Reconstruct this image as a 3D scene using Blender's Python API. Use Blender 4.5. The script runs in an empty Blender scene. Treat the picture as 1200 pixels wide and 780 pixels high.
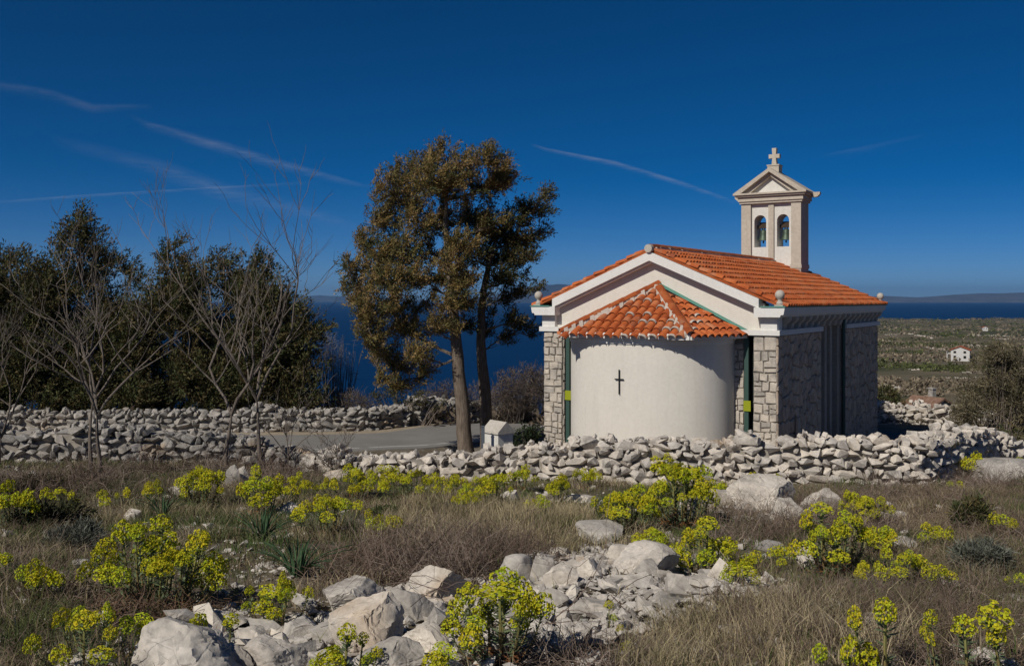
import bpy, bmesh, math, random
import numpy as np
from mathutils import Vector, Matrix, noise as mnoise

random.seed(7)
RNG = np.random.default_rng(11)
PI = math.pi
R = math.radians
sc = bpy.context.scene
COL = sc.collection

# ------------------------------------------------------------------ camera
CAMZ = 3.6
F = 1133.0                       # focal length in pixels of the 1200 px wide photograph
cam_d = bpy.data.cameras.new('camera')
cam_d.sensor_width = 36.0
cam_d.lens = F / 1200.0 * 36.0
cam_d.shift_y = -39.0 / 1200.0   # the photographer's horizon lies above the middle
cam_d.clip_start = 0.1
cam_d.clip_end = 200000.0
cam = bpy.data.objects.new('camera', cam_d)
COL.objects.link(cam)
cam.location = (0, 0, CAMZ)
cam.rotation_euler = (R(90), 0, 0)
sc.camera = cam

# ------------------------------------------------------------------ sky and sun
SUN_AZ = R(40.5)      # direction the light travels, from +Y towards +X
SUN_EL = R(40.0)
world = bpy.data.worlds.new('World')
sc.world = world
world.use_nodes = True
wn, wl = world.node_tree.nodes, world.node_tree.links
wn.clear()
sky = wn.new('ShaderNodeTexSky')
sky.sky_type = 'NISHITA'
sky.sun_disc = False
sky.sun_elevation = SUN_EL
sky.sun_rotation = SUN_AZ + PI
sky.altitude = 0.0
sky.air_density = 0.3     # very clear, dry air
sky.dust_density = 0.3
sky.ozone_density = 1.0
gam = wn.new('ShaderNodeGamma')
gam.inputs['Gamma'].default_value = 1.0
hsv = wn.new('ShaderNodeHueSaturation')
hsv.inputs['Saturation'].default_value = 1.5
hsv.inputs['Hue'].default_value = 0.502
hsv.inputs['Value'].default_value = 1.0
bg = wn.new('ShaderNodeBackground')
bg.inputs['Strength'].default_value = 0.061
wo = wn.new('ShaderNodeOutputWorld')
wl.new(sky.outputs[0], gam.inputs['Color'])
wl.new(gam.outputs[0], hsv.inputs['Color'])
wl.new(hsv.outputs[0], bg.inputs['Color'])
wl.new(bg.outputs[0], wo.inputs['Surface'])

sun_d = bpy.data.lights.new('sun', 'SUN')
sun_d.energy = 3.45
sun_d.angle = R(0.53)
sun_d.color = (1.0, 0.94, 0.84)
sun = bpy.data.objects.new('sun', sun_d)
COL.objects.link(sun)
sdir = Vector((math.sin(SUN_AZ) * math.cos(SUN_EL), math.cos(SUN_AZ) * math.cos(SUN_EL), -math.sin(SUN_EL)))
sun.rotation_euler = sdir.to_track_quat('-Z', 'Y').to_euler()
sun.location = (-20, -20, 30)

vs = sc.view_settings
vs.view_transform = 'Standard'
vs.look = 'None'
vs.gamma = 1.0
vs.exposure = 0.12
vs.use_curve_mapping = False
sc.cycles.use_denoising = True
sc.cycles.max_bounces = 6
sc.cycles.diffuse_bounces = 4
sc.cycles.transparent_max_bounces = 16
sc.cycles.volume_bounces = 0

# ------------------------------------------------------------------ helpers
def obj(name, mesh, mat=None, parent=None, loc=(0, 0, 0), rot=(0, 0, 0), scale=(1, 1, 1)):
    o = bpy.data.objects.new(name, mesh)
    COL.objects.link(o)
    if mat is not None and mesh is not None and not mesh.materials:
        for m in (mat if isinstance(mat, (list, tuple)) else [mat]):
            mesh.materials.append(m)
    o.parent = parent
    o.location = loc
    o.rotation_euler = rot
    o.scale = scale
    return o

def tag(o, label=None, cat=None, group=None, kind=None):
    if label: o['label'] = label
    if cat: o['category'] = cat
    if group: o['group'] = group
    if kind: o['kind'] = kind
    return o

def thing(name, label, cat, loc=(0, 0, 0), rz=0.0, group=None):
    o = obj(name, None, loc=loc, rot=(0, 0, rz))
    o.empty_display_size = 0.3
    return tag(o, label, cat, group)

class MB:
    """collects shapes into one mesh"""
    def __init__(s):
        s.v, s.f, s.m = [], [], []
    def add(s, vs_, fs_, mi=0):
        b = len(s.v)
        s.v.extend([tuple(p) for p in vs_])
        for f in fs_:
            s.f.append(tuple(i + b for i in f)); s.m.append(mi)
    def box(s, x0, x1, y0, y1, z0, z1, mi=0):
        s.add([(x0, y0, z0), (x1, y0, z0), (x1, y1, z0), (x0, y1, z0), (x0, y0, z1), (x1, y0, z1), (x1, y1, z1), (x0, y1, z1)],
              [(0, 3, 2, 1), (4, 5, 6, 7), (0, 1, 5, 4), (1, 2, 6, 5), (2, 3, 7, 6), (3, 0, 4, 7)], mi)
    def prism_y(s, pts, y0, y1, mi=0):
        """polygon in (x,z), counter-clockwise seen from -y, extruded along y"""
        n = len(pts)
        s.add([(p[0], y0, p[1]) for p in pts] + [(p[0], y1, p[1]) for p in pts],
              [tuple(range(n)), tuple(range(2 * n - 1, n - 1, -1))] + [(i, i + n, (i + 1) % n + n, (i + 1) % n) for i in range(n)], mi)
    def prism_x(s, pts, x0, x1, mi=0):
        """polygon in (y,z) extruded along x"""
        n = len(pts)
        s.add([(x0, p[0], p[1]) for p in pts] + [(x1, p[0], p[1]) for p in pts],
              [tuple(range(n - 1, -1, -1)), tuple(range(n, 2 * n))] + [(i, (i + 1) % n, (i + 1) % n + n, i + n) for i in range(n)], mi)
    def lathe(s, prof, n=16, c=(0, 0), mi=0):
        """profile [(r,z)] about the vertical through c"""
        vs_, fs_ = [], []
        for r, z in prof:
            for k in range(n):
                a = 2 * PI * k / n
                vs_.append((c[0] + r * math.cos(a), c[1] + r * math.sin(a), z))
        for j in range(len(prof) - 1):
            for k in range(n):
                fs_.append((j * n + k, j * n + (k + 1) % n, (j + 1) * n + (k + 1) % n, (j + 1) * n + k))
        fs_.append(tuple(range(n - 1, -1, -1)))
        fs_.append(tuple(range((len(prof) - 1) * n, len(prof) * n)))
        s.add(vs_, fs_, mi)
    def tube(s, pts, rad, n=6, mi=0, cap=True):
        pts = [Vector(p) for p in pts]
        vs_, fs_ = [], []
        ref = None
        for i, p in enumerate(pts):
            d = (pts[min(i + 1, len(pts) - 1)] - pts[max(i - 1, 0)])
            if d.length < 1e-9: d = Vector((0, 0, 1))
            d.normalize()
            if ref is None:
                ref = d.orthogonal().normalized()
            else:
                ref = (ref - d * ref.dot(d))
                ref = ref.normalized() if ref.length > 1e-6 else d.orthogonal().normalized()
            b = d.cross(ref)
            r = rad[i] if isinstance(rad, (list, tuple)) else rad
            for k in range(n):
                a = 2 * PI * k / n
                vs_.append(p + ref * (r * math.cos(a)) + b * (r * math.sin(a)))
        for i in range(len(pts) - 1):
            for k in range(n):
                fs_.append((i * n + k, i * n + (k + 1) % n, (i + 1) * n + (k + 1) % n, (i + 1) * n + k))
        if cap:
            fs_.append(tuple(range(n - 1, -1, -1)))
            fs_.append(tuple(range((len(pts) - 1) * n, len(pts) * n)))
        s.add(vs_, fs_, mi)
    def mesh(s, name='m', smooth=None):
        me = bpy.data.meshes.new(name)
        me.from_pydata(s.v, [], s.f)
        if any(s.m):
            me.polygons.foreach_set('material_index', s.m)
        me.update()
        if smooth is not None:
            me.shade_smooth()
            me.set_sharp_from_angle(angle=R(smooth))
        return me
    def build(s, name, mat, parent=None, smooth=None, **k):
        return obj(name, s.mesh(name, smooth), mat, parent, **k)

def np_mesh(name, V, T, C=None):
    """big triangle mesh out of numpy arrays; C = colour of each vertex"""
    me = bpy.data.meshes.new(name)
    n, t = len(V), len(T)
    me.vertices.add(n); me.vertices.foreach_set('co', np.asarray(V, np.float32).ravel())
    me.loops.add(t * 3); me.loops.foreach_set('vertex_index', np.asarray(T, np.int32).ravel())
    me.polygons.add(t); me.polygons.foreach_set('loop_start', np.arange(0, t * 3, 3, dtype=np.int32))
    if C is not None:
        a = me.color_attributes.new('Col', 'FLOAT_COLOR', 'POINT')
        a.data.foreach_set('color', np.concatenate([np.asarray(C, np.float32), np.ones((n, 1), np.float32)], 1).ravel())
    me.update(calc_edges=True)
    me.shade_flat()
    return me

# ------------------------------------------------------------------ materials
def mat(name, base=(0.5, 0.5, 0.5), rough=0.8, spec=0.3, metal=0.0):
    m = bpy.data.materials.new(name)
    m.use_nodes = True
    nt = m.node_tree
    b = nt.nodes['Principled BSDF']
    b.inputs['Base Color'].default_value = (*base, 1)
    b.inputs['Roughness'].default_value = rough
    b.inputs['Specular IOR Level'].default_value = spec
    b.inputs['Metallic'].default_value = metal
    return m, nt, b

def N(nt, t, **kw):
    n = nt.nodes.new('ShaderNode' + t)
    for k, v in kw.items():
        if k.startswith('i_'):
            n.inputs[k[2:].replace('_', ' ')].default_value = v
        else:
            setattr(n, k, v)
    return n

def coords(nt, kind='Object'):
    return N(nt, 'TexCoord').outputs[kind]

def noise(nt, vec, scale, detail=4.0, rough=0.55):
    n = N(nt, 'TexNoise')
    n.inputs['Scale'].default_value = scale
    n.inputs['Detail'].default_value = detail
    n.inputs['Roughness'].default_value = rough
    nt.links.new(vec, n.inputs['Vector'])
    return n.outputs['Fac']

def ramp(nt, fac, stops):
    r = N(nt, 'ValToRGB')
    e = r.color_ramp.elements
    while len(e) < len(stops): e.new(0.5)
    for el, (p, c) in zip(e, stops):
        el.position = p
        el.color = (*c, 1) if len(c) == 3 else c
    nt.links.new(fac, r.inputs[0])
    return r.outputs[0]

def mixc(nt, fac, a, b, mode='MIX'):
    n = N(nt, 'Mix', data_type='RGBA', blend_type=mode)
    for s, v in ((0, fac), (6, a), (7, b)):
        if hasattr(v, 'node'):
            nt.links.new(v, n.inputs[s])
        else:
            n.inputs[s].default_value = v if s == 0 else (*v, 1)
    return n.outputs[2]

def math_(nt, op, a, b=None):
    n = N(nt, 'Math', operation=op)
    for i, v in enumerate((a, b)):
        if v is None: continue
        if hasattr(v, 'node'): nt.links.new(v, n.inputs[i])
        else: n.inputs[i].default_value = v
    return n.outputs[0]

def bump(nt, b, h, strength=0.3, dist=0.02):
    n = N(nt, 'Bump')
    n.inputs['Strength'].default_value = strength
    n.inputs['Distance'].default_value = dist
    nt.links.new(h, n.inputs['Height'])
    nt.links.new(n.outputs[0], b.inputs['Normal'])

def world_pos(nt):
    return N(nt, 'NewGeometry').outputs['Position']

def rock_mat(name, dark, mid, light, stain=True, sc_=3.0, bdist=0.02):
    m, nt, b = mat(name, mid, 0.92, 0.15)
    p = world_pos(nt)
    n1 = noise(nt, p, sc_, 8, 0.62)
    c = ramp(nt, n1, [(0.30, dark), (0.47, mid), (0.68, light)])
    n2 = noise(nt, p, sc_ * 7, 6, 0.7)
    c = mixc(nt, 0.45, c, ramp(nt, n2, [(0.3, (0.35,) * 3), (0.6, (1, 1, 1))]), 'MULTIPLY')
    oi = N(nt, 'ObjectInfo').outputs['Random']
    c = mixc(nt, 1.0, c, ramp(nt, oi, [(0, (0.80, 0.79, 0.78)), (0.5, (1, 0.97, 0.93)), (1, (1.1, 1.05, 0.98))]), 'MULTIPLY')
    if stain:
        n3 = noise(nt, p, 1.1, 3, 0.5)
        f = ramp(nt, n3, [(0.62, (0, 0, 0)), (0.72, (0.55,) * 3)])
        c = mixc(nt, f, c, (0.40, 0.27, 0.15))
        n4 = noise(nt, p, 2.3, 7, 0.7)
        f4 = ramp(nt, n4, [(0.56, (0, 0, 0)), (0.66, (0.7,) * 3)])
        c = mixc(nt, f4, c, (0.15, 0.145, 0.135))
    nt.links.new(c, b.inputs['Base Color'])
    v = N(nt, 'TexVoronoi', feature='DISTANCE_TO_EDGE')
    v.inputs['Scale'].default_value = sc_ * 1.6
    nt.links.new(p, v.inputs['Vector'])
    crack = ramp(nt, v.outputs['Distance'], [(0.0, (0.0,) * 3), (0.035, (1,) * 3)])
    h = mixc(nt, 0.25, n2, crack, 'MIX')
    h = mixc(nt, 0.5, h, n1)
    bump(nt, b, h, 0.55, bdist)
    return m

M = {}
M['limestone'] = rock_mat('limestone', (0.28, 0.262, 0.243), (0.52, 0.49, 0.45), (0.67, 0.635, 0.585), True, 3.0, 0.03)
M['rubble'] = rock_mat('rubble_limestone', (0.42, 0.39, 0.355), (0.59, 0.55, 0.50), (0.70, 0.66, 0.61), True, 5.0, 0.02)
M['dry_wall'] = rock_mat('dry_wall_limestone', (0.34, 0.32, 0.30), (0.54, 0.505, 0.465), (0.68, 0.645, 0.60), True, 4.0, 0.02)
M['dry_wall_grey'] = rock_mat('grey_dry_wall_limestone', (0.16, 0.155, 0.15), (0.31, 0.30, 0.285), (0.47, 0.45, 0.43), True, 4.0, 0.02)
M['ashlar'] = rock_mat('chapel_stone', (0.32, 0.30, 0.275), (0.48, 0.445, 0.40), (0.62, 0.57, 0.51), False, 5.0, 0.012)
M['side_stone'] = rock_mat('chapel_side_stone', (0.34, 0.28, 0.225), (0.51, 0.42, 0.34), (0.63, 0.53, 0.44), False, 5.0, 0.012)  # pier stone again, its colour warmed to offset blue light on the shaded side
M['mortar'] = rock_mat('mortar', (0.26, 0.24, 0.21), (0.33, 0.305, 0.27), (0.40, 0.37, 0.33), False, 8.0, 0.006)

def plaster(name, col, dirt=0.12, fine=60):
    m, nt, b = mat(name, col, 0.9, 0.12)
    p = coords(nt)
    n1 = noise(nt, p, 1.2, 6, 0.6)
    c = mixc(nt, ramp(nt, n1, [(0.35, (0,) * 3), (0.75, (dirt * 2.0,) * 3)]), col, tuple(x * 0.72 for x in col))
    n3 = noise(nt, p, 14, 4, 0.6)
    c = mixc(nt, dirt, c, ramp(nt, n3, [(0.35, (0.55, 0.52, 0.48)), (0.6, (1, 1, 1))]), 'MULTIPLY')
    mp = N(nt, 'Mapping'); mp.inputs['Scale'].default_value = (5, 5, 0.35)
    nt.links.new(p, mp.inputs['Vector'])
    st = noise(nt, mp.outputs[0], 1.6, 5, 0.6)
    c = mixc(nt, ramp(nt, st, [(0.52, (0,) * 3), (0.74, (dirt * 1.6,) * 3)]), c, tuple(x * 0.66 for x in col))
    nt.links.new(c, b.inputs['Base Color'])
    bump(nt, b, noise(nt, p, fine, 3, 0.7), 0.35, 0.006)
    return m
M['render'] = plaster('cream_render', (0.68, 0.645, 0.58), 0.12)
M['white_trim'] = plaster('white_trim', (0.72, 0.71, 0.68), 0.14)
M['concrete'] = plaster('pale_concrete', (0.50, 0.465, 0.41), 0.30)
M['tower_white'] = plaster('tower_whitewash', (0.70, 0.68, 0.63), 0.22)
M['tower_stone'] = plaster('tower_stone', (0.54, 0.48, 0.40), 0.3)
M['slot'] = plaster('slot_concrete', (0.42, 0.37, 0.31), 0.3)

def tile_mat(name, mul=1.0):
    m, nt, b = mat(name, (0.5, 0.13, 0.045), 0.85, 0.15)
    oi = N(nt, 'ObjectInfo').outputs['Random']
    p = world_pos(nt)
    v = N(nt, 'TexVoronoi'); v.inputs['Scale'].default_value = 4.2
    nt.links.new(p, v.inputs['Vector'])
    f = math_(nt, 'FRACT', math_(nt, 'ADD', oi, v.outputs['Color']))
    c = ramp(nt, f, [(0.0, (0.36 * mul, 0.082 * mul, 0.026 * mul)), (0.35, (0.47 * mul, 0.118 * mul, 0.036 * mul)), (0.7, (0.54 * mul, 0.15 * mul, 0.047 * mul)), (0.88, (0.50 * mul, 0.19 * mul, 0.09 * mul)), (1.0, (0.30 * mul, 0.085 * mul, 0.04 * mul))])
    n2 = noise(nt, p, 22, 5, 0.65)
    c = mixc(nt, 0.45, c, ramp(nt, n2, [(0.3, (0.55, 0.5, 0.48)), (0.62, (1, 1, 1))]), 'MULTIPLY')
    n3 = noise(nt, p, 2.2, 4, 0.6)
    c = mixc(nt, ramp(nt, n3, [(0.58, (0,) * 3), (0.78, (0.35,) * 3)]), c, (0.30, 0.22, 0.16))
    nt.links.new(c, b.inputs['Base Color'])
    bump(nt, b, n2, 0.3, 0.005)
    return m
M['tile'] = tile_mat('terracotta')
M['tile_pan'] = tile_mat('terracotta_pan', 0.8)
M['ridge_tile'] = tile_mat('pale_terracotta', 0.72)
M['lime'] = plaster('lime_mortar', (0.60, 0.53, 0.46), 0.4)

def vcol(name, rough=0.75, spec=0.2, trans=0.0, jitter=0.25):
    m, nt, b = mat(name, (0.1, 0.1, 0.1), rough, spec)
    a = N(nt, 'Attribute', attribute_name='Col')
    c = a.outputs['Color']
    if jitter:
        n = noise(nt, world_pos(nt), 6, 2, 0.5)
        c = mixc(nt, jitter, c, ramp(nt, n, [(0.3, (0.5,) * 3), (0.7, (1.5,) * 3)]), 'MULTIPLY')
    nt.links.new(c, b.inputs['Base Color'])
    if trans:
        t = N(nt, 'BsdfTranslucent')
        nt.links.new(c, t.inputs['Color'])
        mx = N(nt, 'MixShader'); mx.inputs[0].default_value = trans
        out = nt.nodes['Material Output']
        nt.links.new(b.outputs[0], mx.inputs[1]); nt.links.new(t.outputs[0], mx.inputs[2])
        nt.links.new(mx.outputs[0], out.inputs['Surface'])
    return m
M['foliage'] = vcol('foliage', 0.7, 0.2, 0.18)
M['grass'] = vcol('dry_grass', 0.8, 0.15, 0.22)
M['twig'] = vcol('twigs', 0.9, 0.1)
M['flower'] = vcol('euphorbia_flower', 0.7, 0.15, 0.2, 0.0)
M['stemleaf'] = vcol('euphorbia_leaf', 0.65, 0.25, 0.15, 0.15)
M['scrub'] = vcol('far_scrub', 0.9, 0.05)

def bark(name, a, b_):
    m, nt, b = mat(name, a, 0.95, 0.1)
    p = coords(nt)
    mp = N(nt, 'Mapping'); mp.inputs['Scale'].default_value = (9, 9, 1.2)
    nt.links.new(p, mp.inputs['Vector'])
    n = noise(nt, mp.outputs[0], 3.0, 6, 0.65)
    nt.links.new(ramp(nt, n, [(0.3, a), (0.65, b_)]), b.inputs['Base Color'])
    bump(nt, b, n, 0.8, 0.02)
    return m
M['bark'] = bark('cypress_bark', (0.07, 0.052, 0.04), (0.21, 0.17, 0.135))
M['bare_bark'] = bark('bare_tree_bark', (0.09, 0.074, 0.062), (0.20, 0.17, 0.145))

M['green_metal'] = mat('green_metal', (0.035, 0.075, 0.062), 0.5, 0.4)[0]
M['copper'] = plaster('green_flashing', (0.12, 0.29, 0.235), 0.3)
M['glass'] = mat('dark_glass', (0.012, 0.016, 0.016), 0.08, 0.5)[0]
M['lime_sticker'] = mat('lime_green_panel', (0.27, 0.30, 0.012), 0.5, 0.3)[0]
M['iron'] = mat('black_iron', (0.012, 0.012, 0.013), 0.6, 0.3)[0]
M['bronze'] = mat('weathered_bronze', (0.07, 0.10, 0.075), 0.55, 0.5, 0.6)[0]
M['dark_wood'] = mat('dark_wood', (0.05, 0.035, 0.025), 0.8)[0]
M['grey_metal'] = mat('grey_post', (0.10, 0.115, 0.135), 0.6, 0.3)[0]

# ------------------------------------------------------------------ terrain
_near = [(-60, 1.5), (0, 1.6), (4.5, 1.72), (8, 2.2), (12, 2.72), (17.5, 3.35), (19, 3.5), (21, 3.85), (24, 4.25), (28, 4.5), (36, 4.65)]
_right = _near + [(45, 6.0), (70, 9.8), (150, 14.8), (380, 24), (700, 30), (1200, 36.5), (2100, 44.0), (2500, 50), (60000, 60)]
_left = _near + [(44, 6.0), (60, 10.5), (150, 24), (380, 47), (600, 55), (60000, 60)]
_rx, _ry = zip(*_right); _lx, _ly = zip(*_left)
SEA_H = 45.0

def sm(a, b, t):
    t = np.clip((t - a) / (b - a), 0, 1)
    return t * t * (3 - 2 * t)

def ground_z(x, y):
    x = np.asarray(x, float); y = np.asarray(y, float)
    hr = np.interp(y, _rx, _ry); hl = np.interp(y, _lx, _ly)
    t = x / np.maximum(y, 20.0)
    k = sm(0.05, 0.26, t)
    h = hl * (1 - k) + hr * k
    near = 1 - sm(25, 34, y)
    n = 0.055 * np.sin(x * 1.3 + 0.7 * np.sin(y * 0.9)) * np.sin(y * 1.1 + 1.3) + 0.035 * np.sin(x * 2.9 + y * 1.7) + 0.025 * np.sin(x * 4.7 - y * 3.9 + 1.1)
    n = n * (0.35 + 0.65 * (1 - sm(16.5, 19.5, y))) * near
    n = n + 0.28 * (1 - sm(-6.5, -3.5, x)) * sm(14, 18, y) * (1 - sm(21, 24.5, y))   # low bank under the left wall
    # hummocks of the far plain
    far = sm(45, 110, y)
    n = n + far * (0.0016 * np.minimum(y, 1500)) * (np.sin(x * 0.021 + 1.0) * np.sin(y * 0.017 + 0.4) + 0.6 * np.sin(x * 0.047 + y * 0.031))
    return CAMZ - h + n

def gz(x, y):
    return float(ground_z(x, y))

def at(px, py, d):
    """the point at depth d behind a photo pixel"""
    return Vector(((px - 600) / F * d, d, CAMZ - (py - 351) / F * d))

def on_ground(px, py):
    """where the sight line through a photo pixel meets the terrain"""
    t = (px - 600) / F; s = (py - 351) / F
    y = 2.5
    while y < 3000:
        if CAMZ - s * y <= gz(t * y, y): break
        y *= 1.01
    lo, hi = y / 1.01, y
    for _ in range(20):
        md = (lo + hi) / 2
        if CAMZ - s * md <= gz(t * md, md): hi = md
        else: lo = md
    return Vector((t * hi, hi, gz(t * hi, hi)))

def build_ground():
    ys = list(np.arange(-45, 3, 2.0)) + list(np.arange(3, 20, 0.16)) + list(np.arange(20, 46, 0.4))
    y = 46.0
    while y < 3200:
        ys.append(y); y *= 1.035
    ys = np.array(ys)
    nx = 300
    ti = np.linspace(-1, 1, nx)
    ti = np.sign(ti) * (0.45 * np.abs(ti) + 0.55 * np.abs(ti) ** 3)
    w = np.maximum(45.0, ys * 1.1)
    X = ti[None, :] * w[:, None]
    Y = np.repeat(ys[:, None], nx, 1)
    Z = ground_z(X, Y)
    V = np.stack([X, Y, Z], -1).reshape(-1, 3)
    r, c = len(ys), nx
    i = (np.arange(r - 1)[:, None] * c + np.arange(c - 1)[None, :]).ravel()
    T = np.concatenate([np.stack([i, i + 1, i + c + 1], 1), np.stack([i, i + c + 1, i + c], 1)])
    me = np_mesh('ground', V, T)
    me.shade_smooth()
    m, nt, b = mat('rocky_heath_soil', (0.12, 0.09, 0.06), 0.95, 0.1)
    p = world_pos(nt)
    n1 = noise(nt, p, 0.55, 7, 0.6)
    n2 = noise(nt, p, 5.0, 8, 0.7)
    soil = ramp(nt, n1, [(0.32, (0.085, 0.066, 0.045)), (0.5, (0.14, 0.115, 0.082)), (0.66, (0.20, 0.17, 0.13))])
    # crumbs of limestone in the soil
    v = N(nt, 'TexVoronoi'); v.inputs['Scale'].default_value = 14.0
    nt.links.new(p, v.inputs['Vector'])
    grav = math_(nt, 'MULTIPLY', ramp(nt, v.outputs['Distance'], [(0.25, (1,) * 3), (0.42, (0,) * 3)]), ramp(nt, n2, [(0.48, (0,) * 3), (0.56, (1,) * 3)]))
    soil = mixc(nt, grav, soil, (0.36, 0.335, 0.30))
    # the far plain: maquis, stony fields, red soil
    a1 = noise(nt, p, 0.018, 9, 0.62)
    a2 = noise(nt, p, 0.05, 8, 0.68)
    plain = ramp(nt, a1, [(0.36, (0.045, 0.052, 0.024)), (0.47, (0.085, 0.08, 0.045)), (0.55, (0.15, 0.125, 0.085)), (0.66, (0.075, 0.072, 0.036))])
    plain = mixc(nt, ramp(nt, a2, [(0.60, (0,) * 3), (0.70, (0.8,) * 3)]), plain, (0.36, 0.32, 0.255))
    sx = N(nt, 'SeparateXYZ'); nt.links.new(p, sx.inputs[0])
    mr = N(nt, 'MapRange'); mr.inputs[1].default_value = 34; mr.inputs[2].default_value = 60
    nt.links.new(sx.outputs['Y'], mr.inputs[0])
    c_ = mixc(nt, mr.outputs[0], soil, plain)
    nt.links.new(c_, b.inputs['Base Color'])
    hgt = mixc(nt, 0.5, n2, grav)
    bump(nt, b, hgt, 0.8, 0.04)
    o = obj('ground', me, m)
    tag(o, 'stony heath ground sloping to the chapel and on to the coastal plain', kind='structure')
build_ground()

def build_sea():
    mb = MB()
    n = 96
    rs = [60, 200, 500, 1000, 2000, 4000, 8000, 16000, 26000]
    vs_ = [(r * math.sin(2 * PI * k / n), r * math.cos(2 * PI * k / n), CAMZ - SEA_H) for r in rs for k in range(n)]
    fs_ = [(j * n + k, (j + 1) * n + k, (j + 1) * n + (k + 1) % n, j * n + (k + 1) % n) for j in range(len(rs) - 1) for k in range(n)]
    mb.add(vs_, [f[::-1] for f in fs_])
    m, nt, b = mat('sea_water', (0.004, 0.028, 0.085), 0.5, 0.08)
    p = world_pos(nt)
    mp = N(nt, 'Mapping'); mp.inputs['Scale'].default_value = (0.02, 0.09, 1)
    nt.links.new(p, mp.inputs['Vector'])
    n1 = noise(nt, mp.outputs[0], 1.0, 8, 0.6)
    n0 = noise(nt, p, 0.0011, 5, 0.6)
    c = mixc(nt, n1, (0.0, 0.015, 0.062), (0.0, 0.024, 0.088))
    c = mixc(nt, math_(nt, 'MULTIPLY', n0, 0.5), c, (0.002, 0.036, 0.105))
    nt.links.new(c, b.inputs['Base Color'])
    bump(nt, b, n1, 0.6, 1.2)
    o = mb.build('sea', m)
    tag(o, 'deep blue open sea reaching the horizon', kind='structure')
build_sea()

def build_hill(name, label, prof, d, depth, base_col):
    """a far island: prof = [(photo x, photo y of the crest)]"""
    mb = MB()
    pts = []
    xs = np.linspace(prof[0][0], prof[-1][0], 90)
    ysx = np.interp(xs, [p[0] for p in prof], [p[1] for p in prof])
    rows = 7
    for j in range(rows):
        k = j / (rows - 1)                     # 0 = near shore, .5 = crest, 1 = far shore
        for i, (x, yy) in enumerate(zip(xs, ysx)):
            dd = d + depth * (k - 0.5)
            crest = CAMZ - (yy - 351) / F * d - (CAMZ - SEA_H)
            hh = crest * (math.sin(PI * k) ** 0.8 if 0 < k < 1 else 0)
            nz = mnoise.fractal(Vector((x * 0.05, k * 3.0, d * 0.001)), 0.8, 2.0, 5)
            hh = max(0, hh * (1 + 0.10 * nz)) if j != rows // 2 else hh * (1 + 0.05 * nz)
            pts.append(((x - 600) / F * dd, dd, CAMZ - SEA_H - 3 + hh + (3 if 0 < k < 1 else 0)))
    n = len(xs)
    mb.add(pts, [(j * n + i, j * n + i + 1, (j + 1) * n + i + 1, (j + 1) * n + i) for j in range(rows - 1) for i in range(n - 1)])
    m, nt, b = mat(name + '_slope', base_col, 0.95, 0.05)
    a = noise(nt, world_pos(nt), 0.003, 8, 0.65)
    nt.links.new(ramp(nt, a, [(0.35, tuple(x * 0.7 for x in base_col)), (0.65, tuple(min(1, x * 1.5) for x in base_col))]), b.inputs['Base Color'])
    o = mb.build(name, m, smooth=60)
    tag(o, label, kind='structure')
build_hill('hill', 'hazy blue island hill across the sea behind the chapel gable',
           [(540, 352), (575, 347), (600, 340), (625, 335.5), (645, 333.5), (680, 334), (720, 338), (790, 344), (860, 351)], 15000, 3000, (0.045, 0.05, 0.06))
build_hill('hill', 'low hazy island strip beyond the dark cypresses',
           [(300, 351), (345, 347.5), (375, 346), (400, 347), (440, 348.5), (500, 351.5)], 19000, 2000, (0.045, 0.05, 0.06))
build_hill('hill', 'long low pale coast across the sea beyond the coastal plain',
           [(930, 351), (1000, 348), (1040, 346.5), (1075, 348.5), (1110, 346), (1135, 344), (1170, 343.5), (1200, 343), (1300, 341), (1420, 348)], 16000, 3500, (0.08, 0.08, 0.085))

# ------------------------------------------------------------------ road
def strip(pts, w0, w1, dz, n_sub=10):
    """a ribbon laid on the terrain along a centre line, from offset w0 to w1"""
    P = [Vector((*p, 0)) for p in pts]
    line = []
    for i in range(len(P) - 1):
        p0 = P[max(i - 1, 0)]; p1 = P[i]; p2 = P[i + 1]; p3 = P[min(i + 2, len(P) - 1)]
        for k in range(n_sub):
            t = k / n_sub
            line.append(0.5 * ((2 * p1) + (p2 - p0) * t + (2 * p0 - 5 * p1 + 4 * p2 - p3) * t * t + (3 * p1 - p0 - 3 * p2 + p3) * t ** 3))
    line.append(P[-1])
    mb = MB(); vs_ = []; m_ = 8
    for i, p in enumerate(line):
        d = (line[min(i + 1, len(line) - 1)] - line[max(i - 1, 0)]).normalized()
        nrm = Vector((d.y, -d.x, 0))
        zc = gz(p.x, p.y)
        for k in range(m_):
            q = p + nrm * (w0 + (w1 - w0) * min(max(k - 1, 0), m_ - 3) / (m_ - 3))
            vs_.append((q.x, q.y, gz(q.x, q.y) + dz - (0.2 if k in (0, m_ - 1) else 0)))
    mb.add(vs_, [(i * m_ + k, i * m_ + k + 1, (i + 1) * m_ + k + 1, (i + 1) * m_ + k) for i in range(len(line) - 1) for k in range(m_ - 1)])
    return mb, line
ROAD = [(-50, 25.5), (-28, 28.0), (-15, 29.6), (-9, 30.3), (-5.5, 30.6), (-3.0, 31.6), (-1.2, 34.2), (1.5, 38.5), (6.0, 43.0), (14, 47), (40, 50)]
def asphalt(name, c):
    m, nt, b = mat(name, c, 0.85, 0.2)
    p = world_pos(nt)
    n1 = noise(nt, p, 30, 4, 0.7); n2 = noise(nt, p, 0.9, 5, 0.6)
    c1 = mixc(nt, n2, tuple(x * 0.8 for x in c), tuple(x * 1.35 for x in c))
    c1 = mixc(nt, 0.4, c1, ramp(nt, n1, [(0.3, (0.5,) * 3), (0.7, (1.3,) * 3)]), 'MULTIPLY')
    nt.links.new(c1, b.inputs['Base Color'])
    bump(nt, b, n1, 0.4, 0.005)
    return m
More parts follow.
